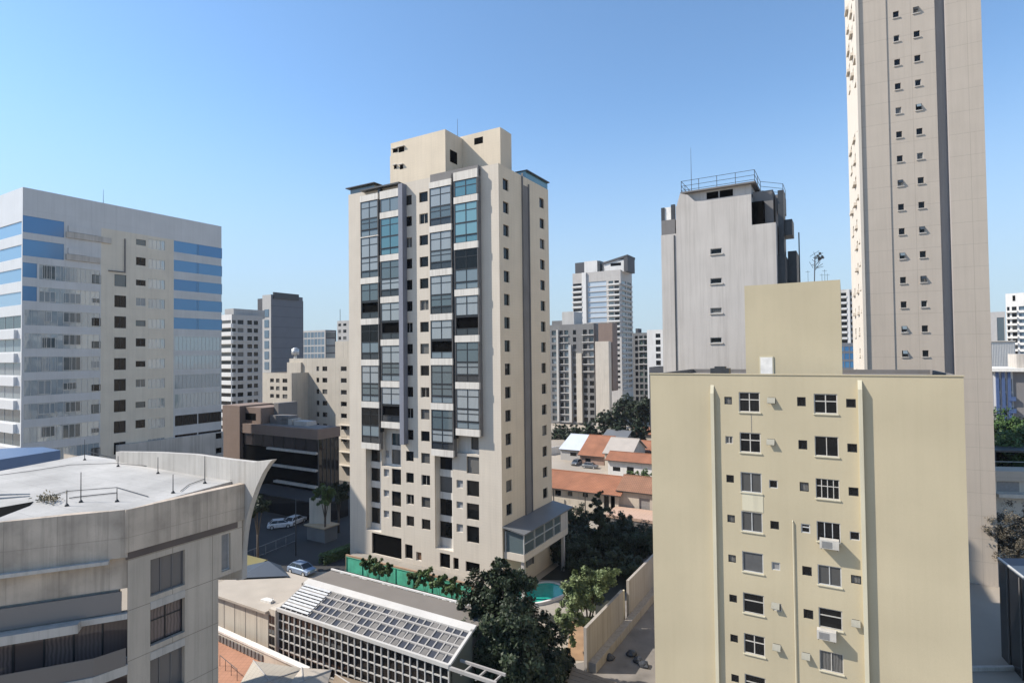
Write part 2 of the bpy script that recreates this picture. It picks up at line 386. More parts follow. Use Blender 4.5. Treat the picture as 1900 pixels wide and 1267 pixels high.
# ================================================================== the apartment tower in the middle
def tower():
    b = Bld('apartment_tower', 'tall cream apartment tower with glazed bay columns, in the middle of the picture', 'apartment tower', 648, 928.5, 70, 13, 300, 0, xd=1021)
    W, D, H = b.W, b.D, b.H
    hit = b.hit
    # right side
    z = rowz(b, 'right', 940, 344, 947, 15); z2 = rowz(b, 'right', 1009, 379, 916, 15)
    wins = []
    for i, q in enumerate(z): wins.append((*colx(b, 'right', 936.5, 947, 660), q - .72, q + .72, 'slim'))
    for i, q in enumerate(z2): wins.append((*colx(b, 'right', 1004.5, 1013, 660), q - .70, q + .70, 'slim'))
    b.side('right', wins, 'tower_side', .25)
    a, e = colx(b, 'right', 972, 984)
    m = MB().box(a, e, -.10, 0, 2, H - 1.2); m.box(a - .12, a, -.22, 0, 2, H + .3); m.box(e - .25, e - .1, -.25, -.1, 2, H - .8)
    b.part('right', m, 'service_duct', 'greydark')
    b.side('left', [], 'tower'); b.side('back', [], 'tower')
    # front
    c1, c2, c3, c4_ = (colx(b, 'front', *p, 660, -.8) for p in ((670, 702.6), (707, 743), (799, 839.5), (845, 888.5)))
    A, B = colx(b, 'front', 752, 766), colx(b, 'front', 780, 796)
    za, zb = rowz(b, 'front', 759, 371.5, 966, 16), rowz(b, 'front', 788, 365.2, 972.2, 16)
    w1 = MB(); shallow = []; deep = []
    def stl(i): return ['slim', 'slim', 'two', 'slim'][i * 7 % 4]
    for i in range(16):
        shallow.append((*A, za[i] - .68, za[i] + .68, stl(i))); shallow.append((*B, zb[i] - .68, zb[i] + .68, stl(i + 1)))
    def R_(x0, x1, y0, y1, st, off=0):
        s_, e_ = colx(b, 'front', x0, x1, (y0 + y1) / 2, off); xm = (x0 + x1) / 2
        return (s_, e_, hit('front', xm, y1, off)[1], hit('front', xm, y0, off)[1], st)
    for y0, y1 in ((870, 899), (911.6, 939), (948.6, 978)): shallow.append(R_(727, 744, y0, y1, 'slim'))
    for y0, y1 in ((870, 884), (909, 921), (947, 960)): shallow.append(R_(712, 722, y0, y1, 'grille'))
    for y0, y1 in ((847, 879), (891.6, 920.6), (934, 964), (976, 1006.7)): shallow.append(R_(866, 889, y0, y1, 'slim'))
    for y0, y1 in ((890.5, 905), (930.5, 943), (972, 987)): shallow.append(R_(847, 859, y0, y1, 'grille'))
    ground = [R_(690, 745, 993, 1032, 'void'), R_(751.5, 765.5, 1010, 1036, 'void'), R_(772, 782, 1024, 1040, 'wood'),
              R_(816, 835, 1026.6, 1053, 'void'), R_(841, 851, 1034.6, 1056, 'void'), R_(864, 890, 1043, 1062, 'void')]
    deep = [R_(679, 707, 826, 985, None), R_(807, 840.5, 838, 1020, None)]
    mid = [R_(708, 744, 790, 866, None), R_(845.5, 889, 800, 842, None)]
    allh = shallow + ground + deep + mid
    # one panel per kind of opening would overlap, so the wall is cut once and reveals set by depth
    w1.wall(0, W, 0, H, [h[:4] for h in allh], .25)
    b.part('front', w1, 'wall', 'tower')
    for h in shallow + ground: b.win('front', h, .23)
    def niche(h, dep, wins):
        s0, s1, z0, z1 = h[:4]; m = MB(); m.wall(s0, s1, z0, z1, [q[:4] for q in wins], .2, y=dep)
        m.quad((s0, .25, z0), (s0, dep, z0), (s0, dep, z1), (s0, .25, z1)); m.quad((s1, .25, z0), (s1, dep, z0), (s1, dep, z1), (s1, .25, z1))
        m.quad((s0, .25, z0), (s1, .25, z0), (s1, dep, z0), (s0, dep, z0)); m.quad((s0, .25, z1), (s1, .25, z1), (s1, dep, z1), (s0, dep, z1))
        b.part('front', m, 'loggia', 'tower_trim')
        for q in wins: b.win('front', q, dep + .18)
    niche(deep[0], 1.0, [R_(686, 705, y0, y1, 'slim', 1.0) for y0, y1 in ((834, 856), (868, 892), (904, 931.6), (941, 970))])
    niche(deep[1], 1.0, [R_(816, 839, y0, y1, 'slim', 1.0) for y0, y1 in ((848, 871), (884, 913), (925.7, 956), (967.5, 997.6))])
    niche(mid[0], .7, [R_(727, 743, 804, 826, 'tgl', .7), R_(727, 743, 834, 861, 'slim', .7), R_(712, 722, 835, 848, 'grille', .7)])
    niche(mid[1], .7, [R_(874, 888, 811, 834, 'slim', .7)])
    # bays
    def bay(c, px, tops, ztop, top_panel, kinds):
        a, e = c
        zt = [hit('front', px, y, -.8)[1] for y in tops]; zlo = zt[-1] - .85; zhi = ztop
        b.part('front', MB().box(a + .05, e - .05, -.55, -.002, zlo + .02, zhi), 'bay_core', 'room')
        sides = MB(); sides.box(a, a + .05, -.8, -.002, zlo, zhi); sides.box(e - .05, e, -.8, -.002, zlo, zhi); b.part('front', sides, 'bay_side', 'greydark')
        edges = [(zhi, zhi - top_panel)] + [(t, t - (.85 if y != 438 else .14)) for t, y in zip(zt, tops)]
        for i, (t, u) in enumerate(edges):
            if t - u > .1: b.part('front', MB().box(a - .03, e + .03, -.86, -.56, u, t), 'bay_parapet', 'tower_trim')
        for i in range(len(edges) - 1):
            hi, lo = edges[i][1], edges[i + 1][0]; g = hi - lo
            k = kinds[i % len(kinds)]
            up_ = 'teal4' if k == 't' else ('room4' if k == 'd' else 'bay'); dn = 'tealr' if k == 't' else 'rail'
            if g < 3.2: b.win('front', (a + .05, e - .05, lo, hi, 'teal4' if k == 't' else 'rail'), -.74, name='bay_window'); continue
            h1 = g * .5
            b.win('front', (a + .05, e - .05, hi - h1, hi, up_), -.74, name='bay_window')
            if k != 'o': b.win('front', (a + .05, e - .05, lo + .95, hi - h1 - .02, 'tealr' if k == 't' else 'bay' if k == 'c' else 'rail'), -.74, name='bay_window')
            b.part('front', MB().box(a + .05, e - .05, -.76, -.60, hi - h1 - .22, hi - h1 - .04) if k == 'o' else MB().box(a + .05, e - .05, -.835, -.75, lo + .9, lo + .97), 'handrail', 'black')
            b.win('front', (a + .05, e - .05, lo, lo + .9, 'tealr' if k == 't' else 'rail'), -.72, name='balustrade')
    bay(c1, 686, (438, 515, 591, 667, 745, 821.5), hit('front', 686, 361, -.8)[1], .9, 'ccodcd')
    bay(c2, 725, (392, 472, 550, 629.5, 707, 782.7), hit('front', 725, 352, -.8)[1], 1.1, 'dtcoco')
    bay(c3, 819, (417.3, 499, 582, 665, 748, 834), hit('front', 819, 335, -.8)[1], .8, 'cccoccd')
    bay(c4_, 867, (362.6, 449, 536, 622, 709, 796), hit('front', 867, 316, -.8)[1], 1.1, 'ttdoccc')
    # blue-grey pier, and black boxes standing for shaded recesses between the bays
    zt = H - .3
    for (x0, x1, y1, mt, d) in ((703, 706.6, 800, 'black', -.6), (839.8, 844.6, 812, 'black', -.6), (743.4, 751, 822, 'bluepier', -.9)):
        s_, e_ = colx(b, 'front', x0, x1, 660, -.6)
        b.part('front', MB().box(s_, e_, d, -.002, hit('front', x0, y1)[1], zt), 'pier', mt)
    # roof line
    b.roof('roofgrey', 'tower', 1.0, .25)
    m = MB(); m.box(c3[0], c4_[1], -.6, -.01, H - 1.15, H + .1); b.part('front', m, 'cornice', 'greydark')
    # penthouse blocks
    def loc(x, y, planex): # point on the plane local x = planex
        P = b.O + b.X * planex; q = onplane(x, y, P, b.X) - P; return q.dot(b.Y), q.z
    y1 = 1.2
    x0, _ = hit('front', 725, 290, y1); x1, zt1 = hit('front', 826, 240, y1)
    ye, _ = loc(858, 300, x1)
    m = MB(); hx0, hz = hit('front', 835, 292, y1)
    m.box(x0, x1, y1, ye, H - 1, zt1)
    p1 = m.build('penthouse', 'tower_side', b.root)
    xm = hit('front', 720, 290, y1)[0]; box('annex', 'tower_side', b.root, xm, x0, y1 + .4, ye, H - 1, hit('front', 722, 288, y1)[1])
    def hole(parent, x, y, z, w, h, dep): # a dark opening on a face looking right
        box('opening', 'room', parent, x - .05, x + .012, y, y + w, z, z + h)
    a_, z_ = loc(835, 300, x1); a2, z2_ = loc(848, 284, x1)
    hole(b.root, x1, a_, z_, a2 - a_, z2_ - z_, 0)
    for (px, py, w_, h_) in ((729, 281, .9, .5), (740, 279, 1.0, .7), (731, 311, .5, .5), (742, 311, .6, .6)):
        s_, zz = hit('front', px, py, y1); q = MB().box(s_, s_ + w_, y1 - .012, y1 + .05, zz - h_ / 2, zz + h_ / 2); q.build('vent', 'room', b.root)
        MB().box(s_ - .1, s_ + w_ + .1, y1 - .3, y1, zz + h_ / 2, zz + h_ / 2 + .1).build('vent_hood', 'tower_trim', b.root)
    yb = ye + .02
    xa, _ = hit('front', 858, 270, yb); xb, zt2 = hit('front', 928, 236, yb)
    yb2, _ = loc(949, 280, xb)
    box('penthouse', 'tower_side', b.root, xa - 6, xb, yb, yb2, H - 1, zt2)
    s_, zz = hit('front', 880, 264, yb); s2, _ = hit('front', 896, 264, yb)
    MB().box(s_, s2, yb - .012, yb + .05, zz - .4, zz + .5).build('opening', 'room', b.root)
    s_, zz = hit('front', 849, 250, yb + 1); MB().tube((s_, yb + 1, zt2 - 4), (s_, yb + 1, zt2 + 3.2), .05, .02).build('antenna', 'metal', b.root)
    # glass roof houses on both ends of the roof
    ya_, za_ = loc(975, 312, W); yz_, zz_ = loc(1016, 345, W)
    m = MB(); m.box(W - 3, W + .25, ya_, D, H + .95, H + 1.1); m.build('roof_canopy', 'metal', b.root)
    MB().box(W - 2.8, W - .05, ya_ + .1, D - .1, H, H + .95).build('roof_glazing', 'glass_teal', b.root)
    m = MB(); m.box(-.3, 5.4, -.3, 3.5, H + .85, H + .98); m.box(c1[0], c2[1], -.9, 0, H - .2, H + .0)
    m.build('roof_canopy', 'metal', b.root)
    MB().box(.2, 5, .2, 3.2, H - .9, H + .85).build('roof_glazing', 'glass_bay', b.root)
    # glazed lounge hanging on the right side
    _, zr = hit('front', 931, 984); x2 = W + 2.9; zb_ = zr - 2.6
    g = MB(); g.box(W + .01, x2, .25, D - 1, zb_ - .85, zb_); lounge = g.build('lounge', 'tower', b.root)
    MB().box(W + .3, x2 - .15, .4, D - 3.2, zb_, zr - .1).build('glazing', 'glass_bay', lounge)
    MB().box(W + .02, x2, D - 3.2, D - 1, zb_, zr - .1).build('end_wall', 'grey', lounge)
    q = MB()
    q.slab([(W + .01, -.05, zr + .5), (x2 + .25, -.05, zr), (x2 + .25, D + .3, zr), (W + .01, D + .3, zr + .5)], .16); q.build('canopy', 'greyroofmetal', lounge)
    q = MB()
    for y in (.3, 3.0, 5.7, 8.4): q.box(x2 - .15, x2 + .0, y, y + .1, zb_, zr - .1)
    for x in (W + .2, x2 - .15): q.box(x, x + .12, .28, .4, zb_, zr - .1)
    q.box(x2 - .15, x2 - .02, .4, D - 3.2, zb_ + 1.2, zb_ + 1.28)
    q.build('mullions', 'alu', lounge)
    q = MB(); q.box(x2 - .6, x2 - .2, .5, .9, 0, zb_ - .85); q.box(x2 - .6, x2 - .2, D - 2, D - 1.6, 0, zb_ - .85); q.build('pillar', 'grey', lounge)
    return b
M['greyroofmetal'] = plaster('grey_sheet_roof', (.14, .145, .15), var=.1, streak=.0, rough=.5)
TW = tower()

# ================================================================== mirror glass office block, left
def office():
    b = Bld('office_block', 'wide grey and mirror-glass office block with blue glass bands, at the left', 'office building', -25, 40, 84, 30, 345, 0, xd=411)
    D, H = b.D, b.H; hit = b.hit
    zt = hit('right', 41, 399)[1]; pitch = 3.52
    zones = [(41, 68), (72, 103), (117, 150), (171, 187), (212, 234), (252, 270), (275, 306), (325, 366), (368, 410)]
    zx = [colx(b, 'right', *q, 600) for q in zones]
    sA, sB = colx(b, 'right', 187, 322, 600)
    n = 13; wins = [[], [], []]; ro = random.Random(21)
    for r in range(n):
        t = zt - pitch * r
        if r > 1:
            wins[0].append((.3 if r > 3 else zx[0][1] + .25, sA - .15, t - 2.35, t, 'bandpale'))
        if r > 4 and r not in (9, 10): wins[2].append((sB + .2, D - .3, t - 2.6, t, 'bandpale'))
        for k, (a, e) in enumerate(zx):
            zn = 0 if e < sA + .1 else (1 if e < sB else 2); z1 = t - .35; z0 = t - 2.35; st = 'mid'
            if r < 2:
                if k == 0: wins[0].append((a, colx(b, 'right', 41, 118, 600)[1], t - 2.5, t, 'sky')); continue
                if k in (1, 2): continue
                if k == 4: continue
            if k == 0: z1, z0, st = t, t - 2.2, 'sky' if r < 4 else 'pale'
            if k in (1, 2): z1, z0, st = t - .1 - ro.choice((0, 0, .5)), t - 2.3 + ro.choice((0, 0, .6)), ro.choice(('mid3', 'mid', 'tgl', 'mid3', 'pale')); a += ro.choice((0, 0, .4, .9)); e -= ro.choice((0, 0, .5))
            if k == 3:
                if r < 2: continue
                z0, z1, st = t - 1.9 - (r % 3) * .2, t - .8 - (r % 2) * .3, ('mid', 'black', 'tgl')[r % 3]
            if k == 4: z0, z1, st = t - 2.35, t - .35, 'black' if r > 2 else 'tgl'
            if k == 5: z0, z1, st = t - 1.9, t - .9 + (r % 2) * .4, ('tgl', 'black', 'black', 'mid')[r % 4]
            if k == 6: st = 'pale'; z0, z1 = t - 2.2, t - .5
            if k > 6:
                if r < 5: st = 'sky'; z0, z1 = t - 2.15, t - .1; a -= .25; e += .25
                elif r in (9, 10): st = 'strip'; z0, z1 = t - 2.3, t - .4
                else: st = 'pale'; z0, z1 = t - 2.9, t - .3
            if r > 1 and zn == 0 and not (k == 0 and r < 4):
                if k: b.win('right', (a, e, max(z0, t - 2.2), min(z1, t - .12), st), .03)
                continue
            if zn == 2 and 4 < r and r not in (9, 10): continue
            wins[zn].append((a, e, z0, z1, st))
    zp = zt + .02
    b.part('right', MB().wall(0, D, zp, H, []), 'top_panel', 'panel_grey')
    b.side('right', wins[0], 'panel_grey', .08, 0, sA, 0, zp)
    b.side('right', wins[1], 'mirrored_beige', .12, sA, sB, 0, zp)  # beige strip and dark panes imitate neighbours mirrored in the glass
    b.side('right', wins[2], 'panel_blue', .06, sB, D, 0, zp)
    for r in (0, 1):   # grey plant screens and ducts on the two top rows
        t = zt - pitch * r; a, e = colx(b, 'right', 121, 205 - 20 * r, 600)
        b.part('right', MB().box(a, e, -.25, -.002, t - 2.4, t - 1.5), 'plant_screen', 'slab')
        b.part('right', MB().box(a + .3, e - 2, -.2, -.002, t - 1.45, t - .5), 'plant_box', 'panel_grey')
    a = colx(b, 'right', 230, 236, 600); b.part('right', MB().box(a[0], a[0] + .16, -.2, -.002, zt - 7, zt - 1.2).box(a[0] - 2.4, a[0], -.2, -.002, zt - 7, zt - 6.84), 'pipe', 'greydark')
    # front, towards us
    wf = []
    for r in range(n):
        t = hit('front', 39, 410)[1] - pitch * r
        wf.append((.3, b.W - .3, t - 2.0, t - .05, 'skyband' if r < 4 else 'band'))
    b.side('front', wf, 'panel_white', .15)
    m = MB()
    for r in range(4, n): 
        t = hit('front', 39, 410)[1] - pitch * r; m.box(-.2, b.W - 1.5, -.45, -.002, t - 3.55, t - 2.2)
    each(b, 'front', m, 'balcony_band', 'panel_white')
    b.side('left', [], 'panel_grey'); b.side('back', [], 'panel_grey')
    b.roof('roofgrey', 'panel_grey', .8, .25)
    s, z = hit('right', 200, 375); MB().tube((b.W - 1.5, s, H - 1), (b.W - 1.5, s, H + 2.6), .05, .02).build('antenna', 'metal', b.root)
    # a stained concrete plinth wing at its foot
    s0, z0 = hit('right', 215, 812); s1, _ = hit('right', 411, 812); 
    _, zz = hit('right', 411, 800)
    m = MB().wall(s0, s1, 0, zz, [rect(b, 'right', 397, 803, 408, 813)[:4], rect(b, 'right', 397, 830, 408, 840)[:4]], .2, y=-.6)
    m.quad((s0, -.6, zz), (s1, -.6, zz), (s1, 0, zz), (s0, 0, zz)); m.quad((s1, -.6, 0), (s1, 0, 0), (s1, 0, zz), (s1, -.6, zz)); m.quad((s0, 0, 0), (s0, -.6, 0), (s0, -.6, zz), (s0, 0, zz))
    b.part('right', m, 'plinth', 'conc_light')
    for q in ((397, 803, 408, 813), (397, 830, 408, 840)): b.win('right', rect(b, 'right', *q, 'void'), -.42)
    return b
OF = office()

# ================================================================== yellow block, right foreground
def yellow():
    b = Bld('yellow_block', 'yellow rendered apartment block with small windows between two ribs, right foreground', 'apartment block', 1207.5, 1789, 34.5, 14, 698.5, 0, ymid=760)
    W, D, H = b.W, b.D, b.H; hit = b.hit
    L = []
    def r(x0, x1, ys, h, sts):
        for i, y in enumerate(ys):
            k = i / max(1, len(ys) - 1); x = x0[0] + (x0[1] - x0[0]) * k; w = x1[0] - x0[0] + (x1[1] - x0[1] - x1[0] + x0[0]) * k
            st = sts[i % len(sts)]
            if st: L.append(rect(b, 'front', x, y - h / 2, x + w, y + h / 2, st))
    r((1344, 1357), (1358, 1371), (743, 816, 888, 962, 1036, 1110, 1184, 1258), 14, ['slim', 'two', 'slim', 'slim', 'slim', 'slim', 'slim', 'slim'])
    r((1371, 1382), (1410, 1421), (746, 821, 895, 968, 1043, 1120, 1196, 1272), 37, ['four', 'four', 'curt', 'curt', 'bl2', 'top', 'four', 'top'])
    r((1427, 1434), (1443, 1450), (898, 974, 1050, 1126), 15, ['plain', 'slim', 'blind', 'tilt'])
    r((1479, 1491), (1495, 1509), (745, 825, 903, 980, 1059, 1139), 17, ['slim', 'slim', 'slim', 'top1', 'slim', 'slim'])
    r((1510, 1521), (1554, 1565), (749, 828, 907, 987, 1068, 1148, 1228), 37, ['four', 'two', 'three', 'bl3', 'curt', 'top', 'two'])
    r((1570, 1579), (1588, 1598), (748, 831, 912, 994, 1075), 16, ['slim', 'slim', 'slim', 'plain', 'slim'])
    tilts = [(1432, 743, 12), (1431, 820, 14), (1440, 1123, 12), (1442, 1200, 15), (1496, 1216, 15), (1588, 1155, 14)]
    for (x, y, w) in tilts:
        if y not in (1123,): L.append(rect(b, 'front', x - 7, y - 6, x + 7, y + 6, 'slim'))
    b.side('front', L, 'yellow', .12)
    sash = MB(); sash.slab([(0, 0, 0), (.52, 0, 0), (.52, -.22, -.36), (0, -.22, -.36)], .03)
    me = sash.mesh('tilted_sash', 'smoked_sash')
    me.update()
    for (x, y, w) in tilts:
        q = rect(b, 'front', x - 8, y - 6, x + 8, y + 6); put('tilted_sash', me, b.root, (q[0] - .02, -.02, q[3] - .02))
    # sills
    m = MB()
    for q in L:
        if q[1] - q[0] > 1.1 and q[3] - q[2] > .9: m.box(q[0] - .06, q[1] + .06, -.07, -.002, q[2] - .08, q[2] - .003)
    each(b, 'front', m, 'sill', 'yellow_pale')
    # slightly different render panels under the window column
    m = MB(); q = rect(b, 'front', 1372, 760, 1420, 1250); m.box(q[0], q[1], -.004, 0, q[2], q[3]); 
    b.part('front', MB().box(q[0] + .95, q[0] + .98, -.012, -.003, hit('front', 1400, 802)[1], hit('front', 1400, 766)[1]), 'stain', 'greydark')
    for y0, y1 in ((914, 948),):
        c = rect(b, 'front', 1377, y0, 1416, y1); b.part('front', MB().box(c[0], c[1], -.02, -.002, c[2], c[3]), 'infill_panel', 'yellow_pale')
    # ribs
    for (x0, x1, y0, tall, dep) in ((1322, 1328, 723, 1, .22), (1596, 1603, 715, 1, .3)):
        a, _ = hit('front', x0, 900); e, _ = hit('front', x1, 900); zt = hit('front', x0, y0)[1]
        m = MB(); m.slab([(a, 0, zt + .35), (a, -dep, zt - .25), (a, -dep, -.0), (a, 0, 0)], .24, (1, 0, 0))
        b.part('front', m, 'rib', 'yellow_pale')
    # drain pipe
    a, z = hit('front', 1471, 968); a2, _ = hit('front', 1479, 1260)
    b.part('front', MB().tube((a, -.07, z), (a, -.07, 0), .035).tube((a, -.07, z), (a, -.0, z + .1), .035), 'drain_pipe', 'yellow_pale')
    # air conditioners on brackets
    for (x, y) in ((1541, 1011), (1536, 1178)):
        s, z = hit('front', x, y); m = MB().box(s - .62, s + .5, -.62, -.1, z - .1, z + .48)
        ac = b.part('front', m, 'air_conditioner', 'white2')
        g = MB()
        for i in range(6): g.box(s - .5, s + .1, -.64, -.622, z - .03 + i * .075, z + .0 + i * .075)
        g.build('grille', 'greydark', ac, (0, 0, 0))
        k = MB().box(s - .55, s - .5, -.6, -.01, z - .16, z - .1).box(s + .38, s + .43, -.6, -.01, z - .16, z - .1); k.build('bracket', 'metal', ac)
    for sd_ in ('left', 'right', 'back'): b.side(sd_, [], 'yellow')
    b.roof('roofgrey', 'greydark', .35, .2)
    m = MB(); m.box(-.05, W + .05, -.05, .22, H - .003, H + .07); m.build('coping', 'yellow', b.root)
    # stair and tank house on the roof
    a, zt = hit('front', 1381, 530, 2.0); e, _ = hit('front', 1559, 520, 2.0)
    zt = hit('front', 1557, 519, 2.0)[1]
    box('roof_house', 'yellow', b.root, a, e, 2.0, 9, H - .65, zt)
    c0 = hit('front', 1411, 664, 2)[0]; c1 = hit('front', 1433, 664, 2)[0]; zd = hit('front', 1420, 663, 2)[1]
    d_ = MB().box(c0, c1, 1.93, 1.998, H - .65, zd).build('door', 'white', b.root)
    MB().box(c0 - .07, c0, 1.94, 2.0, H - .65, zd + .07).box(c1, c1 + .07, 1.94, 2.0, H - .65, zd + .07).box(c0, c1, 1.94, 2.0, zd, zd + .07).build('frame', 'yellow_pale', d_)
    # aerials
    def P(x, y, o=2.6): s, z = hit('front', x, y, o); return Vector((s, o, z))
    m = MB(); base = P(1511, 519); top = P(1512, 476)
    m.tube((base.x, 2.6, zt - .1), top, .035)
    rnd = random.Random(3)
    for i in range(16):
        c = P(1510 + rnd.uniform(-5, 16), 470 + rnd.uniform(0, 26)); dd = Vector((rnd.uniform(-1, 1), rnd.uniform(-.4, .4), rnd.uniform(-1, 1))).normalized() * rnd.uniform(.15, .38)
        m.tube(c - dd, c + dd, .018, n=4); m.tube(c, Vector((top.x, 2.6, c.z - .1)), .014, n=4)
    for i in range(10):
        c = P(1520 + rnd.uniform(-6, 7), 478 + rnd.uniform(-8, 8)); m.box(c.x - .07, c.x + .07, 2.55, 2.65, c.z - .07, c.z + .07)
    m.build('aerial', 'metal', b.root)
    for x, y in ((1499, 502), (1530, 500), (1535, 508), (1525, 508)):
        m = MB(); q = P(x, y); m.tube((q.x, 2.6, zt - .1), q, .015, n=4); m.tube(q + Vector((-.15, 0, -.1)), q + Vector((.15, 0, -.1)), .012, n=4); m.build('aerial', 'metal', b.root)
    # dark clutter behind the parapet
    m = MB(); a, z = hit('front', 1318, 690, 3); m.prism([(a, 3), (a + 1.4, 3), (a + 1.4, 3.8), (a, 3.8)], H - .65, H + .38); m.box(a + .3, a + 1.1, 3.1, 3.7, H + .38, H + .52)
    m.build('roof_tank', 'metal', b.root)
    return b
for k, v in {'curt': ('glass_curtain', 'alu', 2, 1, .06), 'bl2': ('blind_dark', 'alu', 1, 1, .06), 'top': ('glass_dark', 'greyw', 1, 2, .07), 'tilt': ('glass_dark', 'alu', 1, 1, .05),
             'top1': ('glass_dark', 'alu', 1, 2, .07), 'three': ('glass_dark', 'white2', 4, 2, .05), 'bl3': ('glass_dark', 'alu', 3, 1, .05)}.items(): STY[k] = v
M['smoked_sash'] = plain('frosted_sash', (.30, .28, .22), .4)
M['glass_curtain'] = glass('curtained_glass', (.07, .07, .068), (.14, .135, .13), .5)
M['blind_dark'] = plain('dark_roller_shutter', (.085, .085, .085), .6)
M['greyw'] = plain('grey_frame', (.42, .40, .36), .5)
YB = yellow()

# ================================================================== grey block behind it
def grey():
    b = Bld('grey_block', 'tall plain grey rendered block with stepped top and roof railing, behind the yellow block', 'apartment block', 1228, 1441, 55, 10, 412, 0, ymid=520)
    W, D, H = b.W, b.D, b.H; hit = b.hit
    ws = [rect(b, 'front', 1318, y - 6, 1339, y + 4, 'slit') for y in (467, 522, 577, 632)]
    xs = [hit('front', x, 520)[0] for x in (1228, 1256, 1263, 1397, 1441)]
    zz = lambda x, y: hit('front', x, y)[1]
    zL, zM, zR = zz(1242, 435), zz(1330, 372), H
    g = MB(); g.wall(0, xs[1], 0, zL, []); g.wall(xs[1], xs[3], 0, zL, [q[:4] for q in ws], .2); g.wall(xs[3], W, 0, zR, [])
    g.wall(xs[1], xs[3], zL, zM, [])
    g.quad((xs[3], 0, zR), (W, 0, zR), (W, D, zR), (xs[3], D, zR)); g.quad((xs[3], 0, zR), (xs[3], D, zR), (xs[3], D, zM), (xs[3], 0, zM))
    g.quad((xs[1], 0, zL), (xs[1], 0, zM), (xs[1], D, zM), (xs[1], D, zL)); g.quad((0, 0, zL), (xs[1], 0, zL), (xs[1], D, zL), (0, D, zL))
    g.quad((xs[1], 0, zM), (xs[3], 0, zM), (xs[3], D, zM), (xs[1], D, zM))
    g.quad((0, 0, 0), (0, 0, zL), (0, D, zL), (0, D, 0)); g.quad((W, 0, 0), (W, D, 0), (W, D, zR), (W, 0, zR)); g.quad((0, D, 0), (0, D, zR), (W, D, zR), (W, D, 0))
    b.part('front', g, 'wall', 'grey')
    for q in ws: b.win('front', q, .17)
    m = MB()
    for q in ws: m.box(q[0] - .06, q[1] + .15, -.1, -.002, q[2] - .12, q[2] - .004)
    each(b, 'front', m, 'sill', 'slab')
    m = MB(); a = hit('front', 1253, 600)[0]; m.box(a, a + .12, -.06, -.002, 0, zz(1251, 437)); b.part('front', m, 'drain_pipe', 'metal')
    # left shoulder balcony
    z2, z3 = zz(1242, 408), zz(1242, 384)
    MB().box(.05, xs[1] - .1, .0, 3, zL + .003, z2).build('balcony', 'greydark', b.root)
    m = MB(); m.box(.05, .4, 0, .3, z2, z3); m.box(xs[1] - .5, xs[1] - .1, 0, .3, z2, z3 + .2); m.build('post', 'metal', b.root)
    MB().box(.4, xs[1] - .5, .1, .2, z2, z3).build('screen', 'white', b.root)
    # upper stepped parapet, curved bite on its left
    zt = zz(1395, 345); zT = zz(1395, 352)
    poly = [(xs[1] + .1, zM), (xs[2] + .1, zz(1266, 362) + .2), (xs[2] + .9, zz(1275, 362)), (xs[2] + 1.6, zM + .25), (xs[2] + 2.4, zM + .15), (xs[3], zz(1396, 360)), (xs[3], zM - .2), (xs[1] + .1, zM - .2)]
    MB().slab([(x, -.003, z) for x, z in poly], .35, (0, 1, 0)).build('parapet', 'grey', b.root)
    zt = zz(1390, 344); zl = zt - .75
    a0 = hit('front', 1268, 360)[0] + .3
    MB().box(a0, xs[3] - .1, .8, D - 3, zM + .003, zM + 1.35).build('roof_house', 'greydark' if 0 else 'grey', b.root)
    m = MB(); 
    for x0, x1 in ((1311, 1333), (1335, 1360)): m.box(hit('front', x0, 355, .8)[0], hit('front', x1, 355, .8)[0], .78, .82, zM + .45, zM + 1.15)
    m.build('opening', 'room', b.root)
    m = MB(); m.box(a0 - .7, xs[3] + .35, .3, D - 2.6, zM + 1.35, zM + 1.5); m.build('roof_slab', 'greydark', b.root)
    # railing
    zr = zM + 1.5
    def rail(pts, h, mb, step=1.6):
        for p, q in zip(pts, pts[1:]):
            p, q = Vector(p), Vector(q); n = max(1, int((q - p).length / step))
            for i in range(n + 1): c = p.lerp(q, i / n); mb.tube(c, c + Vector((0, 0, h)), .035, n=4)
            for hh in (h, h * .55, h * .15): mb.tube(p + Vector((0, 0, hh)), q + Vector((0, 0, hh)), .028, n=4)
    m = MB(); rail([(a0 - .6, D - 3, zr), (a0 - .6, .4, zr), (xs[3] + .3, .4, zr), (xs[3] + .3, 5, zr), (W + .3, 5, zr - .6), (W + .3, D - 2, zr - .6)], 1.15, m); m.build('railing', 'metal', b.root)
    # dark stair core and lift gear on the right side
    m = MB(); m.box(xs[3] + .01, W - .3, 1.2, D - 1, zR + .003, zM + .6); m.build('plant_room', 'greydark', b.root)
    m = MB(); m.box(xs[3] + .003, xs[3] + 1.1, .3, 1.2, zR + .003, zM - .6); m.build('stair_core', 'room', b.root)
    m = MB(); m.box(W + .003, W + .7, 1.0, 6, 6, zz(1455, 470)); m.box(W + .7, W + 1.5, 4, 7.5, 8, zz(1455, 455)); m.box(W + .1, W + .6, 1.4, 3.5, zz(1455, 470), zz(1455, 345)); m.box(W + .2, W + 1.3, 2, 4.4, zz(1455, 430), zz(1455, 400))
    m.tube((W + 1.7, 5, 20), (W + 1.7, 5, zz(1468, 415)), .06); m.build('chimney_stack', 'metal', b.root)
    MB().box(W - 2.1, W + .4, 4.6, 7.4, zr - 2.4, zr - .6).build('water_tank', 'greydark', b.root)
    s, z = hit('front', 1283, 350, 2); MB().tube((s, 2, zM + 1.4), (s, 2, hit('front', 1283, 274, 2)[1]), .04, .015).build('antenna', 'metal', b.root)
    return b
STY['slit'] = ('glass_dark', 'alu', 1, 1, .05)
GB = grey()

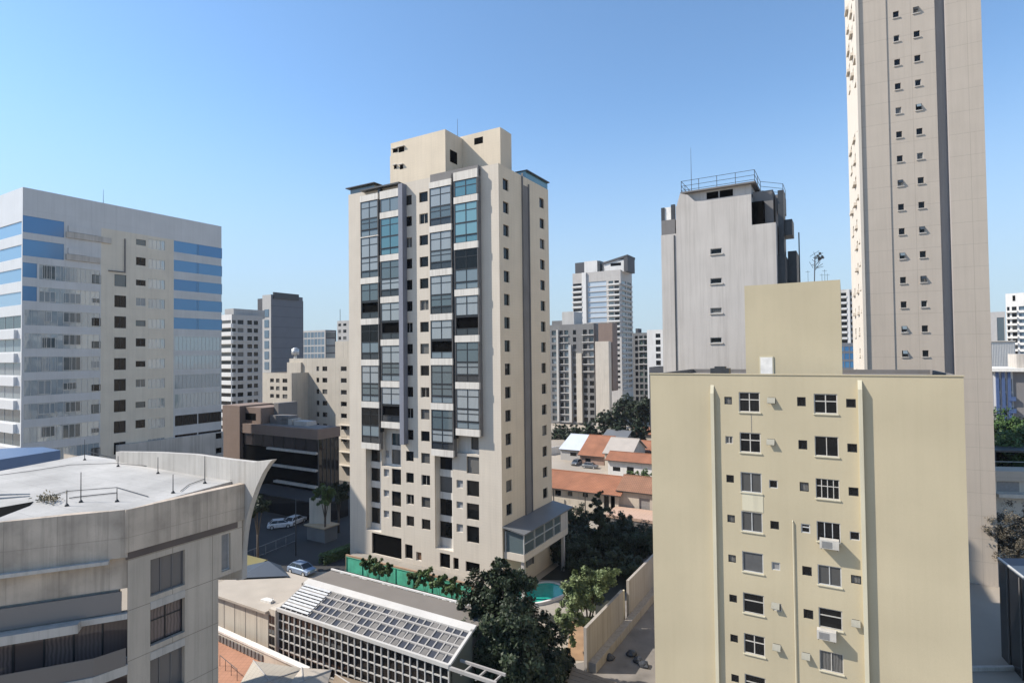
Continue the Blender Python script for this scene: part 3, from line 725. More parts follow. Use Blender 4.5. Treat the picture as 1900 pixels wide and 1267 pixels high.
# ================================================================== very tall beige tower at the right edge
def sky_tower():
    b = Bld('beige_skyscraper', 'very tall beige tower with two columns of small square windows, running out of the top', 'skyscraper', 1607, 1838, 72, 20, -330, 0, ymid=600, ang=R(-26.5))
    W, D, H = b.W, b.D, b.H; hit = b.hit
    z1 = hit('front', 1673, 383)[1]; 
    p = (hit('front', 1666, 160)[1] - hit('front', 1679, 656)[1]) / 11
    zt = hit('front', 1679, 656)[1]
    L = []
    a1, e1 = hit('front', 1674, 656)[0], hit('front', 1685, 656)[0]; a2, e2 = hit('front', 1712, 656)[0], hit('front', 1723.5, 656)[0]
    k = -8
    while zt + k * p < H - 3:
        z = zt + k * p
        if z > 3: L.append((a1, e1, z - .42, z + .42, ('slim', 'plain', 'slim')[k % 3])); L.append((a2, e2, z - .42, z + .42, ('slim', 'slim', 'plain')[k % 3]))
        k += 1
    x = [hit('front', q, 640)[0] for q in (1607, 1660, 1752, 1772, 1838)]
    g = MB(); g.wall(0, x[1], 0, H, []); g.wall(x[1], x[2], 0, H, [q[:4] for q in L], .2, y=.1); g.quad((x[1], 0, 0), (x[1], .1, 0), (x[1], .1, H), (x[1], 0, H))
    g.wall(x[3], W, 0, H, [])
    b.part('front', g, 'wall', 'sky_tower')
    for q in L: b.win('front', q, .28)
    m = MB(); 
    for q in L: m.box(q[0] - .1, q[1] + .12, .0, .098, q[2] - .14, q[2] - .004)
    each(b, 'front', m, 'sill', 'slab')
    g = MB(); g.quad((x[2], .1, 0), (x[2], 1.0, 0), (x[2], 1.0, H), (x[2], .1, H)); g.wall(x[2], x[3], 0, H, [], y=1.0); g.quad((x[3], 0, 0), (x[3], 1.0, 0), (x[3], 1.0, H), (x[3], 0, H))
    b.part('front', g, 'groove', 'sky_recess')
    m = MB(); a, e = hit('front', 1600, 640)[0], hit('front', 1608, 640)[0]
    b.side('right', [], 'sky_tower'); b.side('back', [], 'sky_tower')
    # lit left side with stacks of small balconies
    LL = []; rj = random.Random(12)
    sash = MB().slab([(0, 0, 0), (.5, 0, 0), (.5, -.26, -.4), (0, -.26, -.4)], .03).mesh('open_sash', 'glass_rail')
    for q in L:
        if rj.random() < .12: b.part('front', MB(), 'x', 'slab') if 0 else put('open_sash', sash, b.root, (q[0] + .1, .08, q[3] - .02))
    for r in range(int((H - 4) / p)):
        z = zt - 8 * p + r * p + .1
        for j in range(3): 
            s = D - 3.2 - j * 5.6
            if z > 2 and rj.random() < .8: w_ = rj.uniform(.5, 1.2); LL.append((s - w_, s + .6, z - rj.uniform(.1, .5), z + rj.uniform(.4, .8), 'slim'))
    LLn = [q for q in LL if q[2] > 24]
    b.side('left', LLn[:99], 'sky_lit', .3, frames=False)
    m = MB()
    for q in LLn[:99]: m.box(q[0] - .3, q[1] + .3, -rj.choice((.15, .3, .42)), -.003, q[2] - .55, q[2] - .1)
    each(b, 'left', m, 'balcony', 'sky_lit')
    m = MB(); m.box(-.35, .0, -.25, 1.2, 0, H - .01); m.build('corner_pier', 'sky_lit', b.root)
    b.roof('roofgrey', 'sky_tower')
    return b
ST = sky_tower()
# ================================================================== left foreground building
def W2L(b, p):
    q = Vector(p) - b.O; return Vector((q.dot(b.X), q.dot(b.Y), q.z))
def front_left():
    b = Bld('concrete_building', 'weathered concrete building with white flat roof, brown glazing and a curved end wall, left foreground', 'building', -16, 237, 31, 10, 944, 0, xd=449, ymid=940)
    W, D, H = b.W, b.D, b.H; hit = b.hit; root = b.root
    Z = H
    s405 = hit('right', 405, 1100)[0]
    # roof sheet
    pts = [W2L(b, onz(x, y, Z + .02)) for x, y in ((449, 887), (237, 944), (150, 949), (0, 966), (-330, 1000), (-330, 915), (0, 873), (158, 843))]
    hull = pts
    MB().prism([(p.x, p.y) for p in pts], Z - .35, Z).build('roof', 'roofwhite', root)
    # body below
    P1, P0, PX = pts[1], pts[3], pts[4]
    import math as mt
    dv = (P1 - PX); dv.z = 0; Lf = dv.length; dv.normalize(); rz = mt.atan2(dv.y, dv.x); nv = Vector((-dv.y, dv.x, 0))
    def fs(x, y, off=0):   # photo point -> (s, z) on the slanted front
        n = b.X * nv.x + b.Y * nv.y; P = b.O + b.X * PX.x + b.Y * PX.y + n * off
        q = onplane(x, y, P, n); l = W2L(b, q); l2 = l - PX; return l2.x * dv.x + l2.y * dv.y, l.z
    def front(mb, name, mats, off=0): return mb.build(name, mats, root, (PX.x + nv.x * off, PX.y + nv.y * off, 0), rz)
    zA, zB, zC, zD = 19.25, 17.5, 16.25, 13.5
    front(MB().box(0, Lf, -.02, .5, zA, Z - .003), 'parapet', 'concrete')
    front(MB().box(0, Lf - .8, -.32, -.03, zA - .18, zA), 'ledge', 'slab')
    front(MB().box(0, Lf, .3, .8, zB, zA - .003), 'upper_wall', 'concrete')
    front(MB().box(0, Lf - .5, .5, .9, zC + .003, zB), 'shutter_band', 'conc_light')
    g = MB(); g.box(0, Lf - .3, .15, .22, zC + .05, zC + 1.15)
    front(g, 'balustrade', 'smoked')
    front(MB().box(0, fs(150, 1150)[0], -.5, .5, zC - .45, zC), 'balcony_slab', 'slab')
    front(MB().box(fs(150, 1150)[0], Lf, -.05, .5, zC - .3, zC - .003), 'balcony_slab', 'slab')
    sr = Lf
    for zt, zb in ((zC - .46, zD), (zD - .5, 10.8), (10.3, 8.2), (7.7, 5.4)):
        k = 6; 
        for i in range(k):
            w0 = sr * .35 + (sr * .65) * i / k; w1 = sr * .35 + (sr * .65) * (i + 1) / k - .08
            pn = front(MB().box(w0, w1, 1.0, 1.06, zb, zt), 'window', 'brown_glass')
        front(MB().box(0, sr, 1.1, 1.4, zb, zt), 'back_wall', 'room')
        m = MB()
        for i in range(k + 1): w0 = sr * .35 + (sr * .65) * i / k; m.box(w0 - .08, w0, .96, 1.09, zb, zt)
        front(m, 'mullions', 'black')
    for z in (zD, 10.8, 8.2, 5.4):
        n0 = fs(180, 1250)[0]
        m = MB(); m.prism([(0, -.75), (n0, -.75), (sr + .02, -.02), (sr + .02, .9), (0, .9)], z - .5, z); front(m, 'balcony_slab', 'slab')
        m = MB(); m.box(0, n0, -.68, -.64, z, z + .95); m.slab([(n0, -.68, z), (sr - .05, -.1, z), (sr - .05, -.1, z + .95), (n0, -.68, z + .95)], .03, (0, 1, 0)); front(m, 'balustrade', 'smoked')
    # side towards the tower
    b.part('right', MB().box(-.1, D * .95, -.06, -.003, 19.1, 19.49), 'ledge_shadow_band', 'ledge_shade')  # dark strip painted as the shadow line under the parapet
    top = MB(); top.box(-.15, D + .1, -.12, .4, 19.5, Z - .003); b.part('right', top, 'parapet', 'concrete')
    def q(x0, x1, z0, z1, st): a, e = colx(b, 'right', x0, x1, 1100); return (a, e, z0, z1, st)
    wn = [q(279, 343, 16.65, 18.7, 'brown2'), q(411, 428, 16.6, 18.9, 'blind')]
    lo = [q(279, 343, 13.9, 15.95, 'brown1'), q(279, 343, 10.9, 13.2, 'brown2'), q(279, 343, 8.2, 10.4, 'brown1'), q(279, 343, 5.4, 7.6, 'brown2')]
    b.side('right', wn, 'conc_panel', .25, 0, D, 16.3, 19.5)
    b.side('right', lo, 'conc_panel', .35, 0, s405, 0, 16.3)
    m = MB(); 
    for z in (16.35, 13.55, 10.75): a, e = colx(b, 'right', 279, 343, 1100); m.box(a, e, -.03, -.002, z - .42, z)
    each(b, 'right', m, 'slab_band', 'slab')
    a, e = colx(b, 'right', 240, 277, 1100)
    MB().box(0, 3, 0, .01, 0, 1)
    # far end, lower part is shorter
    m = MB(); m.wall(0, 9, 0, 16.3, []); m.build('end_wall', 'conc_panel', root, (0, s405, 0), math.pi)
    m = MB(); m.box(-9, 0, s405, D, 16.1, 16.29); m.build('soffit', 'slab', root)
    m = MB(); m.wall(0, 9, 16.3, Z - .01, []); m.build('end_wall', 'conc_panel', root, (0, D, 0), math.pi)
    # stacked balconies beyond the end
    for z in (14.2, 11.9, 9.6):
        m = MB(); m.prism([(0, s405 - 1.6), (1.25, s405 - 1.2), (1.5, s405 + .4), (0, s405 + 1.0)], z - .35, z); sl = m.build('balcony_slab', 'slab', root)
        m = MB(); m.slab([(.02, s405 - 1.55, z), (1.2, s405 - 1.15, z), (1.2, s405 - 1.15, z + 1), (.02, s405 - 1.55, z + 1)], .03, (0, 1, 0)); m.slab([(1.2, s405 - 1.15, z), (1.45, s405 + .38, z), (1.45, s405 + .38, z + 1), (1.2, s405 - 1.15, z + 1)], .03, (-1, 0, 0))
        m.build('balustrade', 'smoked', sl)
    # curved sail wall on the far end
    px = [(215, 838), (290, 839), (360, 843), (425, 852), (470, 857), (505, 853), (497, 862), (487, 878), (476, 902), (466, 930), (458, 960), (453, 990), (450, 1020), (449, 1075), (430, 1075), (215, 1075)]
    n = b.Y; P = b.O + b.Y * (D + .12)
    MB().slab([W2L(b, onplane(x, y, P, n)) for x, y in px], .35, (0, 1, 0)).build('curved_wall', 'conc_light', root)
    # lightning rods, cables and clamps
    for (x, y, yt) in ((157, 853, 815), (219, 865, 846), (293, 878, 848), (380, 896, 846), (150, 931, 876), (321, 914, 880), (217, 930, 905), (124, 938, 909)):
        p = W2L(b, onz(x, y, Z + .02)); pt = onplane(x, yt, onz(x, y, Z), fw); h = pt.z - Z
        MB().tube(p, p + Vector((0, 0, h)), .03, .02).tube(p, p + Vector((0, 0, .12)), .12, .05, 8).build('lightning_rod', 'metal', root)
    def cable(pp, r=.022, lift=.04):
        m = MB(); w = [W2L(b, onz(x, y, Z + .02)) for x, y in pp]
        for a_, c_ in zip(w, w[1:]): m.tube(a_ + Vector((0, 0, lift)), c_ + Vector((0, 0, lift)), r, n=4)
        m.build('cable', 'metal', root)
    cable([(0, 882), (60, 874), (130, 863), (215, 860), (300, 868), (430, 892)])
    cable([(80, 925), (125, 912), (217, 905), (275, 922)]); cable([(128, 925), (150, 922), (217, 915)], .03); cable([(335, 912), (350, 900), (380, 889)])
    cable([(160, 838), (215, 851), (290, 861), (420, 886)], .04)
    # long pale ridges, and shade of the edge gap painted as a black sheet
    m = MB()
    for (ya, yb, r_) in ((912, 917, .22), (926, 921, .18)):
        p, q_ = W2L(b, onz(-150, ya + 12, Z)), W2L(b, onz(55, yb, Z)); m.tube(p, q_, r_, .05, 10)
    m.build('roof_ridges', 'roofwhite', root)
    p = [W2L(b, onz(x, y, Z + .03)) for x, y in ((-330, 975), (0, 941), (62, 930), (55, 937), (0, 958), (-330, 993))]
    MB().prism([(q_.x, q_.y) for q_ in p], Z + .004, Z + .03).build('gutter', 'room', root)
    c = W2L(b, onz(90, 931, Z)); m = MB(); rnd = random.Random(5)
    for i in range(160):
        d_ = Vector((rnd.gauss(0, .45), rnd.gauss(0, .25), abs(rnd.gauss(.1, .15)))); k = Vector((rnd.uniform(-1, 1), rnd.uniform(-1, 1), rnd.uniform(0, 1))).normalized() * .16
        a_ = c + d_; m.quad(a_, a_ + k, a_ + k + Vector((.02, .03, .05)), a_ + Vector((.02, .03, .05)))
    m.build('dry_weeds', 'dryleaf', root)
    # concrete cap strip with a sunlit wedge
    m = MB(); p = [W2L(b, onz(x, y, Z + .05)) for x, y in ((110, 938), (237, 943.5), (150, 948.5))]
    return b
M['ledge_shade'] = plaster('ledge_shadow_brown', (.13, .10, .085), var=.3, streak=.5)
M['smoked'] = glass('smoked_balcony_glass', (.15, .135, .125), (.19, .175, .165), .5, rough=.06, ior=1.5, fold=False)
M['brown_glass'] = glass('brown_glass', (.12, .088, .08), (.17, .13, .12), .5, rough=.08, fold=True)
STY['brown1'] = ('brown_glass', 'black', 2, 2, .06); STY['brown2'] = ('smoke_glass', 'greydark', 3, 1, .05); M['smoke_glass'] = glass('smoke_glass', (.13, .12, .115), (.18, .17, .16), .4, rough=.08, fold=True)
M['dryleaf'] = leafmat('dry_leaves', (.10, .08, .05), (.19, .16, .10), 3)
FL = front_left()
o = MB(); pp = [onz(x, y, 19.5) for x, y in ((-260, 885), (0, 857), (112, 842), (80, 836), (20, 835), (-260, 850))]
c0 = sum(pp, Vector()) / len(pp)
o.prism([(p.x, p.y, .9 * math.sin(math.pi * i / 5) * .5) for i, p in enumerate(pp)], 0, 19.5)
tag(centred('blue_roof_building', ['blue_sheet'], o) if M.setdefault('blue_sheet', plaster('blue_sheet_roof', (.10, .17, .30), var=.1, streak=0, rough=.4)) else None, 'low building with blue sheet roof behind the white flat roof, left edge', 'building')

# ================================================================== brown building with black glazing
def brown():
    b = Bld('brown_building', 'brown and black glass building with pale floor edges, left of the middle tower', 'building', 447, 589, 112, 20, 797, 0, xd=631, ymid=800)
    W, D, H = b.W, b.D, b.H; hit = b.hit; Z = lambda x, y: hit('front', x, y)[1]
    fz = H - 2.0
    MB().box(0, W, 0, D, fz, H).build('fascia', 'brownwall', b.root)
    MB().box(1, W - 1, 1, D - 1, H - .01, H + .05).build('roof', 'roofgrey', b.root)
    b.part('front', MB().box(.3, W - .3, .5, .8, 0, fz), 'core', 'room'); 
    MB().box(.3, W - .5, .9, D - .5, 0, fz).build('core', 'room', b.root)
    a, e = 0, W
    zz = [fz, Z(560, 839), Z(560, 870), Z(560, 900), Z(560, 930)]
    n = 7
    for i in range(n):
        x0, x1 = .3 + (W - .6) * i / n, .3 + (W - .6) * (i + 1) / n - .1
        b.win('front', (x0, x1, zz[1] + .3, zz[0], 'brownpane'), .35)
    for k in range(1, 4):
        for i in range(n):
            x0, x1 = .3 + (W - .6) * i / n, .3 + (W - .6) * (i + 1) / n - .1
            b.win('front', (x0, x1, zz[k + 1] + .3, zz[k] - .35, 'void'), .38)
        b.part('front', MB().box(W * .32 + k * 1.3, W - .1, -.25 - k * .12, .3, zz[k] - .1, zz[k] + .3), 'floor_edge', 'slab')
    b.part('right', MB().box(.2, D - .4, .1, .35, 0, fz), 'side_glazing', 'blackglass')
    m = MB(); 
    for i in range(6): y = .2 + (D - .7) * i / 5; m.box(y, y + .15, .02, .1, 2, fz)
    b.part('right', m, 'mullions', 'metal')
    xp = hit('front', 452, 900, -6)[0]; xq = hit('front', 602, 900, -6)[0]; zq = hit('front', 520, 922, -6)[1]
    MB().box(xp, xq, -6, -.4, 0, zq).build('podium', 'blackglass', b.root)
    MB().box(xp - .2, xq + .3, -6.4, -.4, zq, zq + .25).build('podium_roof', 'far_dark2', b.root)
    # left pier and set-back upper block
    x0, x1 = hit('front', 415, 800)[0], 0
    zp = Z(430, 752)
    MB().box(x0, x1 - .01, -.3, 8, 0, zp).build('pier', 'brownwall', b.root)
    xb = hit('front', 486, 770, 1)[0]
    MB().box(x1, xb, 1.0, 7, H - .01, Z(470, 757)).build('upper_block', 'brownwall', b.root)
    q = rect(b, 'front', 448, 769, 467, 782); MB().box(q[0], q[1], .98, 1.05, q[2] + .2, q[3] + .2).build('opening', 'room', b.root)
    xc = hit('front', 531, 770, 6)[0]; MB().box(xb, xc, 4, 9, H + .05, Z(510, 752)).build('upper_block', 'greydark', b.root)
    m = MB()
    for i, (px, w_, h_) in enumerate(((512, 6, 1.8), (535, 3, 1.2), (556, 4, .9))):
        s = hit('front', px, 790, 4)[0]; m = MB().box(s, s + w_, 2.5, 5, H + .05, H + .05 + h_); k = m.build('roof_plant', ('greydark', 'slab', 'grey')[i], b.root)
    return b
M['brownwall'] = plaster('brown_cladding', (.215, .155, .125), var=.08, streak=.12, tile=(1.6, 1.0, .03), tfac=.2)
M['far_dark2'] = plaster('black_roofing', (.02, .02, .022), var=.2, streak=0)
M['blackglass'] = glass('black_glass', (.008, .008, .009), (.02, .02, .022), .5)
M['brownpane'] = glass('smoked_pane', (.022, .018, .018), (.05, .04, .038), .6); STY['brownpane'] = ('brownpane', 'black', 1, 1, .06)
brown()

# ================================================================== farther buildings, left of the tower
def white_flats():
    b = Bld('white_apartment_block', 'white banded apartment block just right of the mirror-glass office', 'apartment block', 402, 430, 190, 30, 583, 0, xd=487)
    H, hit = b.H, b.hit
    rows = rowz(b, 'right', 432, 597, 748, 11); p = (rows[0] - rows[1]); rows += [rows[-1] - p * k for k in range(1, 4)]
    L = cells(b, 'right', [(441, 452, 'far'), (459, 468, 'far'), (471, 479, 'far')], rows, p * .52)
    L += cells(b, 'right', [(430.5, 438, 'far')], rows, p * .42)
    b.side('right', L, 'far_grey', .3)  # grey instead of white: shade of this side put into the colour
    L = cells(b, 'front', [(404, 428.5, 'far')], rows, p * .42); b.side('front', L, 'far_white', .3)
    m = MB()
    for z in rows: m.box(-.2, b.W + .8, -.8, -.003, z - p * .72, z - p * .23)
    each(b, 'front', m, 'balcony_front', 'far_white')
    m = MB()
    for z in rows: m.box(b.D * .02, b.D * .98, -.12, -.003, z - p * .45, z - p * .3)
    each(b, 'right', m, 'floor_band', 'far_grey')
    b.side('left', [], 'far_white'); b.side('back', [], 'far_grey'); b.roof('roofgrey', 'far_grey', .8)
    a, z = hit('right', 433, 578); MB().box(b.W - 7, b.W - 2, 2, 14, b.H - .8, b.H + 2.2).build('roof_house', 'far_grey', b.root)
M['far_white'] = plaster('white_render', (.68, .66, .63), var=.06, streak=.2)
M['far_grey'] = plaster('pale_grey_render', (.42, .405, .385), var=.08, streak=.2)
M['far_dark'] = plaster('dark_cladding', (.07, .072, .08), var=.1, streak=.2)
M['slate'] = plaster('slate_cladding', (.135, .145, .165), var=.06, streak=.1, tile=(30, 4.2, .12), tfac=.5)
M['far_blueglass'] = glass('blue_office_glass', (.10, .15, .20), (.14, .19, .24), .5, rough=.15, ior=1.8, metal=.2, fold=False)
white_flats()
def slate_tower():
    b = Bld('slate_office_tower', 'slim slate grey office tower with dark top edge, between white flats and cream block', 'office tower', 487, 503, 225, 30, 546, 0, xd=562)
    b.side('right', [], 'slate'); b.side('front', [], 'far_grey'); b.side('left', [], 'slate'); b.side('back', [], 'slate'); b.roof('roofgrey', 'slate', .8)
    m = MB(); m.box(b.W - .2, b.W + .5, 1, b.D * .85, b.H - 1.5, b.H + 1.0); m.build('top_edge', 'metal', b.root)
    x = b.hit('front', 478, 600, 3)[0]; MB().box(x, -.01, 3, 20, 0, b.H - .8).build('stair_shaft', 'far_dark', b.root)
    m = MB()
    for k in range(11): m.box(.25 * b.W, .75 * b.W, -.12, -.003, 4 + k * 4.2, 7 + k * 4.2)
    b.part('front', m, 'glazing', 'far_blueglass')
slate_tower()
def blue_glass():
    b = Bld('blue_glass_block', 'low blue-grey glass office block on the skyline left of the middle tower', 'office block', 545, 604, 300, 30, 612, 0, xd=624)
    for k, (x0, x1) in enumerate(((548, 573), (574, 602))):
        a, e = colx(b, 'front', x0, x1); 
    n = 9; L = []
    for i in range(n):
        for z in range(7): L.append((.5 + (b.W - 1) * i / n, .5 + (b.W - 1) * (i + 1) / n - .35, b.H - 3.9 - z * 4, b.H - .6 - z * 4, 'farblue'))
    b.side('front', L, 'far_grey', .1, frames=False)
    L = [(.5, b.D - .5, b.H - 3.9 - z * 4, b.H - .6 - z * 4, 'farblue2') for z in range(7)]
    b.side('right', L, 'far_dark', .1, frames=False); b.side('back', [], 'far_dark'); b.side('left', [], 'far_dark'); b.roof('roofgrey', 'far_grey', .5)
    c = Bld('grey_far_block', 'small grey block with thin mast, close against the left edge of the middle tower', 'building', 626, 652, 280, 14, 594, 0)
    c.side('front', cells(c, 'front', [(628, 633, 'far'), (637, 643, 'far')], rowz(c, 'front', 635, 602, 640, 4), 1.6), 'far_grey', .2, frames=False); c.side('left', [], 'far_grey'); c.side('right', [], 'far_grey'); c.side('back', [], 'far_grey'); c.roof('roofgrey', 'far_grey')
    MB().tube((1, 1, c.H - 1), (1, 1, c.H + 6), .12).build('mast', 'metal', c.root)
STY['farblue'] = ('far_blueglass', None, 1, 1, 0); STY['farblue2'] = ('glass_mid', None, 1, 1, 0)
blue_glass()
def cream_block():
    b = Bld('cream_hotel', 'plain cream block with small paired windows and a water tank, left of the middle tower', 'building', 537, 660, 135, 16, 664, 0, ymid=700)
    hit = b.hit; rows = rowz(b, 'front', 600, 684, 769, 5); p = rows[0] - rows[1]; rows += [rows[-1] - p * k for k in (1, 2)]
    L = cells(b, 'front', [(551, 557, 'plain'), (587, 592, 'slim'), (598, 607, 'slim'), (632, 643, 'plain')], rows, 1.15)
    b.side('front', L, 'cream2', .2); 
    for s_ in ('left', 'right', 'back'): b.side(s_, [], 'cream2')
    b.roof('roofgrey', 'cream2', .6)
    a = hit('front', 561, 700)[0]; b.part('front', MB().box(-.3, a, -.5, -.002, 0, b.H - 1), 'stair_bay', 'cream2')
    a, e = hit('front', 622, 650, 2)[0], hit('front', 655, 650, 2)[0]; MB().box(a, e, 2, 9, b.H - .6, hit('front', 640, 633, 2)[1]).build('roof_house', 'cream2', b.root)
    m = MB(); 
    z = hit('front', 600, 850)[1]
    a = hit('front', 631, 800)[0]
    for k in range(4): m.box(a, b.W, -1.2, -.003, z - 1 + k * 3.2, z - .85 + k * 3.2)
    each(b, 'front', m, 'ledge', 'cream')
    c = Bld('cream_annexe', 'lower cream annexe with windows in pairs, in front of the slate tower', 'building', 487, 541, 139, 14, 692, 0, ymid=720)
    rows = rowz(c, 'front', 520, 706, 735, 3); rows += [rows[-1] - 2.4 * k for k in (1, 2)]
    c.side('front', cells(c, 'front', [(501, 508, 'plain'), (512, 518.5, 'slim'), (524, 533, 'slim')], rows, 1.0), 'cream2', .2)
    for s_ in ('left', 'right', 'back'): c.side(s_, [], 'cream2')
    c.roof('roofgrey', 'cream2', .5)
    # tank on a stalk
    s, _ = hit('front', 548, 650, 3); zt = hit('front', 548, 645, 3)[1]; P = b.O + b.X * s + b.Y * 3
    t = empty('water_tank', 'small silver water tank on a stalk, on top of the cream block', 'water tank', (P.x, P.y, b.H - .6))
    z0 = b.H - .6; h = zt - z0
    MB().tube((0, 0, 0), (0, 0, h * .45), .45, .35, 10).build('stalk', 'white', t)
    MB().tube((0, 0, h * .45), (0, 0, h * .9), .95, .95, 16).tube((0, 0, h * .9), (0, 0, h), .95, .3, 16).build('tank', 'alu', t)
cream_block()

# ================================================================== farther buildings, right of the tower
def back_towers():
    b = Bld('white_glass_tower', 'tall white banded tower with pale blue glass centre, standing furthest back in the middle gap', 'apartment tower', 1063, 1152, 315, 24, 500, 0, ymid=560, xd=1173)
    hit = b.hit; p = 2.95; n = int((hit('front', 1150, 520)[1] - 8) / p); L = []
    zt = hit('front', 1150, 520)[1]
    c1, c2, c3 = colx(b, 'front', 1065, 1081), colx(b, 'front', 1092, 1127), colx(b, 'front', 1131, 1140)
    c4_ = colx(b, 'front', 1142, 1150.5)
    for i in range(n):
        z = zt - i * p
        L.append((*c1, z - 1.4, z, 'far')); L.append((*c3, z - 1.45, z, 'farm' if i < 12 else 'far')); L.append((*c4_, z - 1.45, z, 'far'))
        L.append((*c2, z - 2.2, z + .3, 'farpale'))
    b.side('front', L, 'far_grey2', .35, frames=False)
    m = MB()
    for i in range(n):
        z = zt - i * p
        m.box(c1[0] - .4, c1[1] + .4, -1.0, -.003, z - 2.5, z - 1.5)
        if i < 10: m.box(c3[0] - .5, c4_[1] + .6, -1.3, -.003, z - 2.45, z - 1.6)
    each(b, 'front', m, 'balcony_front', 'far_white')
    a, e = colx(b, 'front', 1082.5, 1090); b.part('front', MB().box(a, e, -.8, -.003, 2, b.H), 'pier', 'far_white')
    for s_ in ('left', 'back'): b.side(s_, [], 'far_grey2')
    b.side('right', [(2, b.D * .45, zt - i * p - 1.4, zt - i * p, 'farm') for i in range(n)] + [(b.D * .55, b.D - 2, zt - i * p - 1.4, zt - i * p, 'far') for i in range(n)], 'far_grey2', .3, frames=False)
    m = MB()
    for i in range(n): m.box(1, b.D - 1, -.7, -.003, zt - i * p - 2.45, zt - i * p - 1.6)
    each(b, 'right', m, 'balcony_front', 'far_white2')
    b.roof('roofgrey', 'far_white')
    X = lambda x: hit('front', x, 490, 2)[0]; Zz = lambda y: hit('front', 1100, y, 2)[1]
    for x0, x1, y, mt_ in ((1067, 1084, 485, 'far_dark'), (1084, 1108, 484, 'far_white'), (1108, 1113, 485, 'metal'), (1117, 1122, 488, 'metal'), (1120, 1158, 487, 'far_white')):
        MB().box(X(x0), X(x1), 2, 14, b.H - .9, Zz(y)).build('crown_block', mt_, b.root)
    m = MB(); m.slab([(X(1120), 1.5, Zz(489)), (X(1165), 1.5, Zz(479)), (X(1165), 15, Zz(479)), (X(1120), 15, Zz(489))], 1.2); m.box(X(1158), X(1165), 1.5, 14, b.H - .9, Zz(482)); m.build('crown_canopy', 'far_dark', b.root)
    m = MB(); m.box(X(1133), X(1152), 1.9, 2, Zz(497), Zz(492)); m.build('crown_opening', 'room', b.root)
    # pale and dark residential block in front
    c = Bld('grey_ribbed_block', 'grey apartment block with beige ribs and dark window bays, right behind the middle tower', 'apartment block', 1012, 1103, 235, 20, 600, 0, ymid=700)
    hit = c.hit; rows = rowz(c, 'front', 1050, 617, 830, 17); L = []
    def f(i): return 'far'
    L = cells(c, 'front', [(1024, 1033, 'farm'), (1038.5, 1045, 'far'), (1047.5, 1055, 'farm'), (1063.5, 1069.5, 'far'), (1082, 1089.5, 'far'), (1093.5, 1101.5, lambda i: 'farm' if i < 6 else 'far')], rows, 1.95)
    L = [q for q in L if q[3] < c.H - .8]
    c.side('front', L, 'far_grey3', .5, frames=False)
    for x0, x1, y0, mt_ in ((1034, 1037.5, 612, 'far_white2'), (1056.5, 1061, 640, 'far_white2'), (1070.5, 1080.5, 655, 'cream2')):
        a, e = colx(c, 'front', x0, x1); c.part('front', MB().box(a, e, -.9, -.003, 1, hit('front', x0, y0)[1]), 'rib', mt_)
    m = MB()
    for z in rows[:6]: m.box(*colx(c, 'front', 1081, 1103), -.6, -.003, z - 1.45, z - 1.1)
    for z in rows: m.box(*colx(c, 'front', 1038, 1055.5), -.4, -.003, z - 1.4, z - 1.12)
    each(c, 'front', m, 'balcony_front', 'far_white2')
    for s_ in ('left', 'right', 'back'): c.side(s_, [], 'far_grey3')
    c.roof('roofgrey', 'far_grey3')
    X = lambda x: hit('front', x, 600, 3)[0]; Zz = lambda y: hit('front', 1060, y, 3)[1]
    MB().box(X(1043), X(1065), 3, 12, c.H - .9, Zz(578)).build('roof_house', 'far_white2', c.root)
    MB().box(X(1024), X(1043), 3, 12, c.H - .9, Zz(594)).build('roof_house', 'far_grey3', c.root)
    MB().box(X(1085), X(1101), 2, 8, c.H - .9, Zz(601)).build('roof_house', 'far_grey', c.root)
    d = Bld('blank_beige_slab', 'narrow windowless beige block at the foot of the white glass tower', 'building', 1105, 1130, 226, 3, 633, 0, ymid=700)
    for s_ in ('front', 'left', 'right', 'back'): d.side(s_, [], 'cream')
    d.roof('roofgrey', 'cream', .5)
    MB().box(.2, d.W + .5, 3.2, 9, d.H - 20, d.H + 7.5).build('rear_block', 'brownwall', d.root)
    e = Bld('dark_glass_block', 'slim dark green-glass block right of the white glass tower', 'apartment block', 1174, 1203, 262, 16, 617, 0)
    rows = rowz(e, 'front', 1190, 624, 740, 11)
    e.side('front', cells(e, 'front', [(1178.5, 1184, 'far'), (1186.5, 1193, 'farg'), (1195.5, 1201.5, 'farg')], rows, 2.0), 'far_grey3', .4, frames=False)
    m = MB(); 
    for z in rows[:5]: m.box(*colx(e, 'front', 1186, 1202), -.9, -.003, z - 1.5, z - 1.1)
    each(e, 'front', m, 'balcony_front', 'far_white2')
    for s_ in ('left', 'right', 'back'): e.side(s_, [], 'far_grey3')
    e.roof('roofgrey', 'far_grey3'); X = lambda x: e.hit('front', x, 600, 3)[0]
    MB().box(X(1179), X(1184), 3, 8, e.H - .9, e.H + 2.2).build('roof_house', 'far_dark', e.root)
    g = Bld('white_villa_block', 'bright white low block with one window column, beside the grey block', 'building', 1201, 1240, 200, 14, 611, 0)
    rows = rowz(g, 'front', 1222, 622, 686, 6)
    g.side('front', cells(g, 'front', [(1217, 1226, 'far')], rows, 1.7), 'far_white', .4, frames=False)
    for s_ in ('left', 'right', 'back'): g.side(s_, [], 'far_white')
    g.roof('roofgrey', 'far_white')
    h = Bld('dark_roof_block', 'low dark block below the bright white one, beside the grey block', 'building', 1204, 1245, 180, 12, 681, 0)
    for s_ in ('front', 'left', 'right', 'back'): h.side(s_, [(2, 5, h.H - 4, h.H - 2.5, 'far')] if s_ == 'front' else [], 'far_dark')
    h.roof('slab', 'far_dark', .3)
M['far_grey2'] = plaster('warm_grey_render', (.48, .45, .42), var=.08, streak=.2)
M['far_grey3'] = plaster('mid_grey_render', (.19, .185, .18), var=.15, streak=.25)
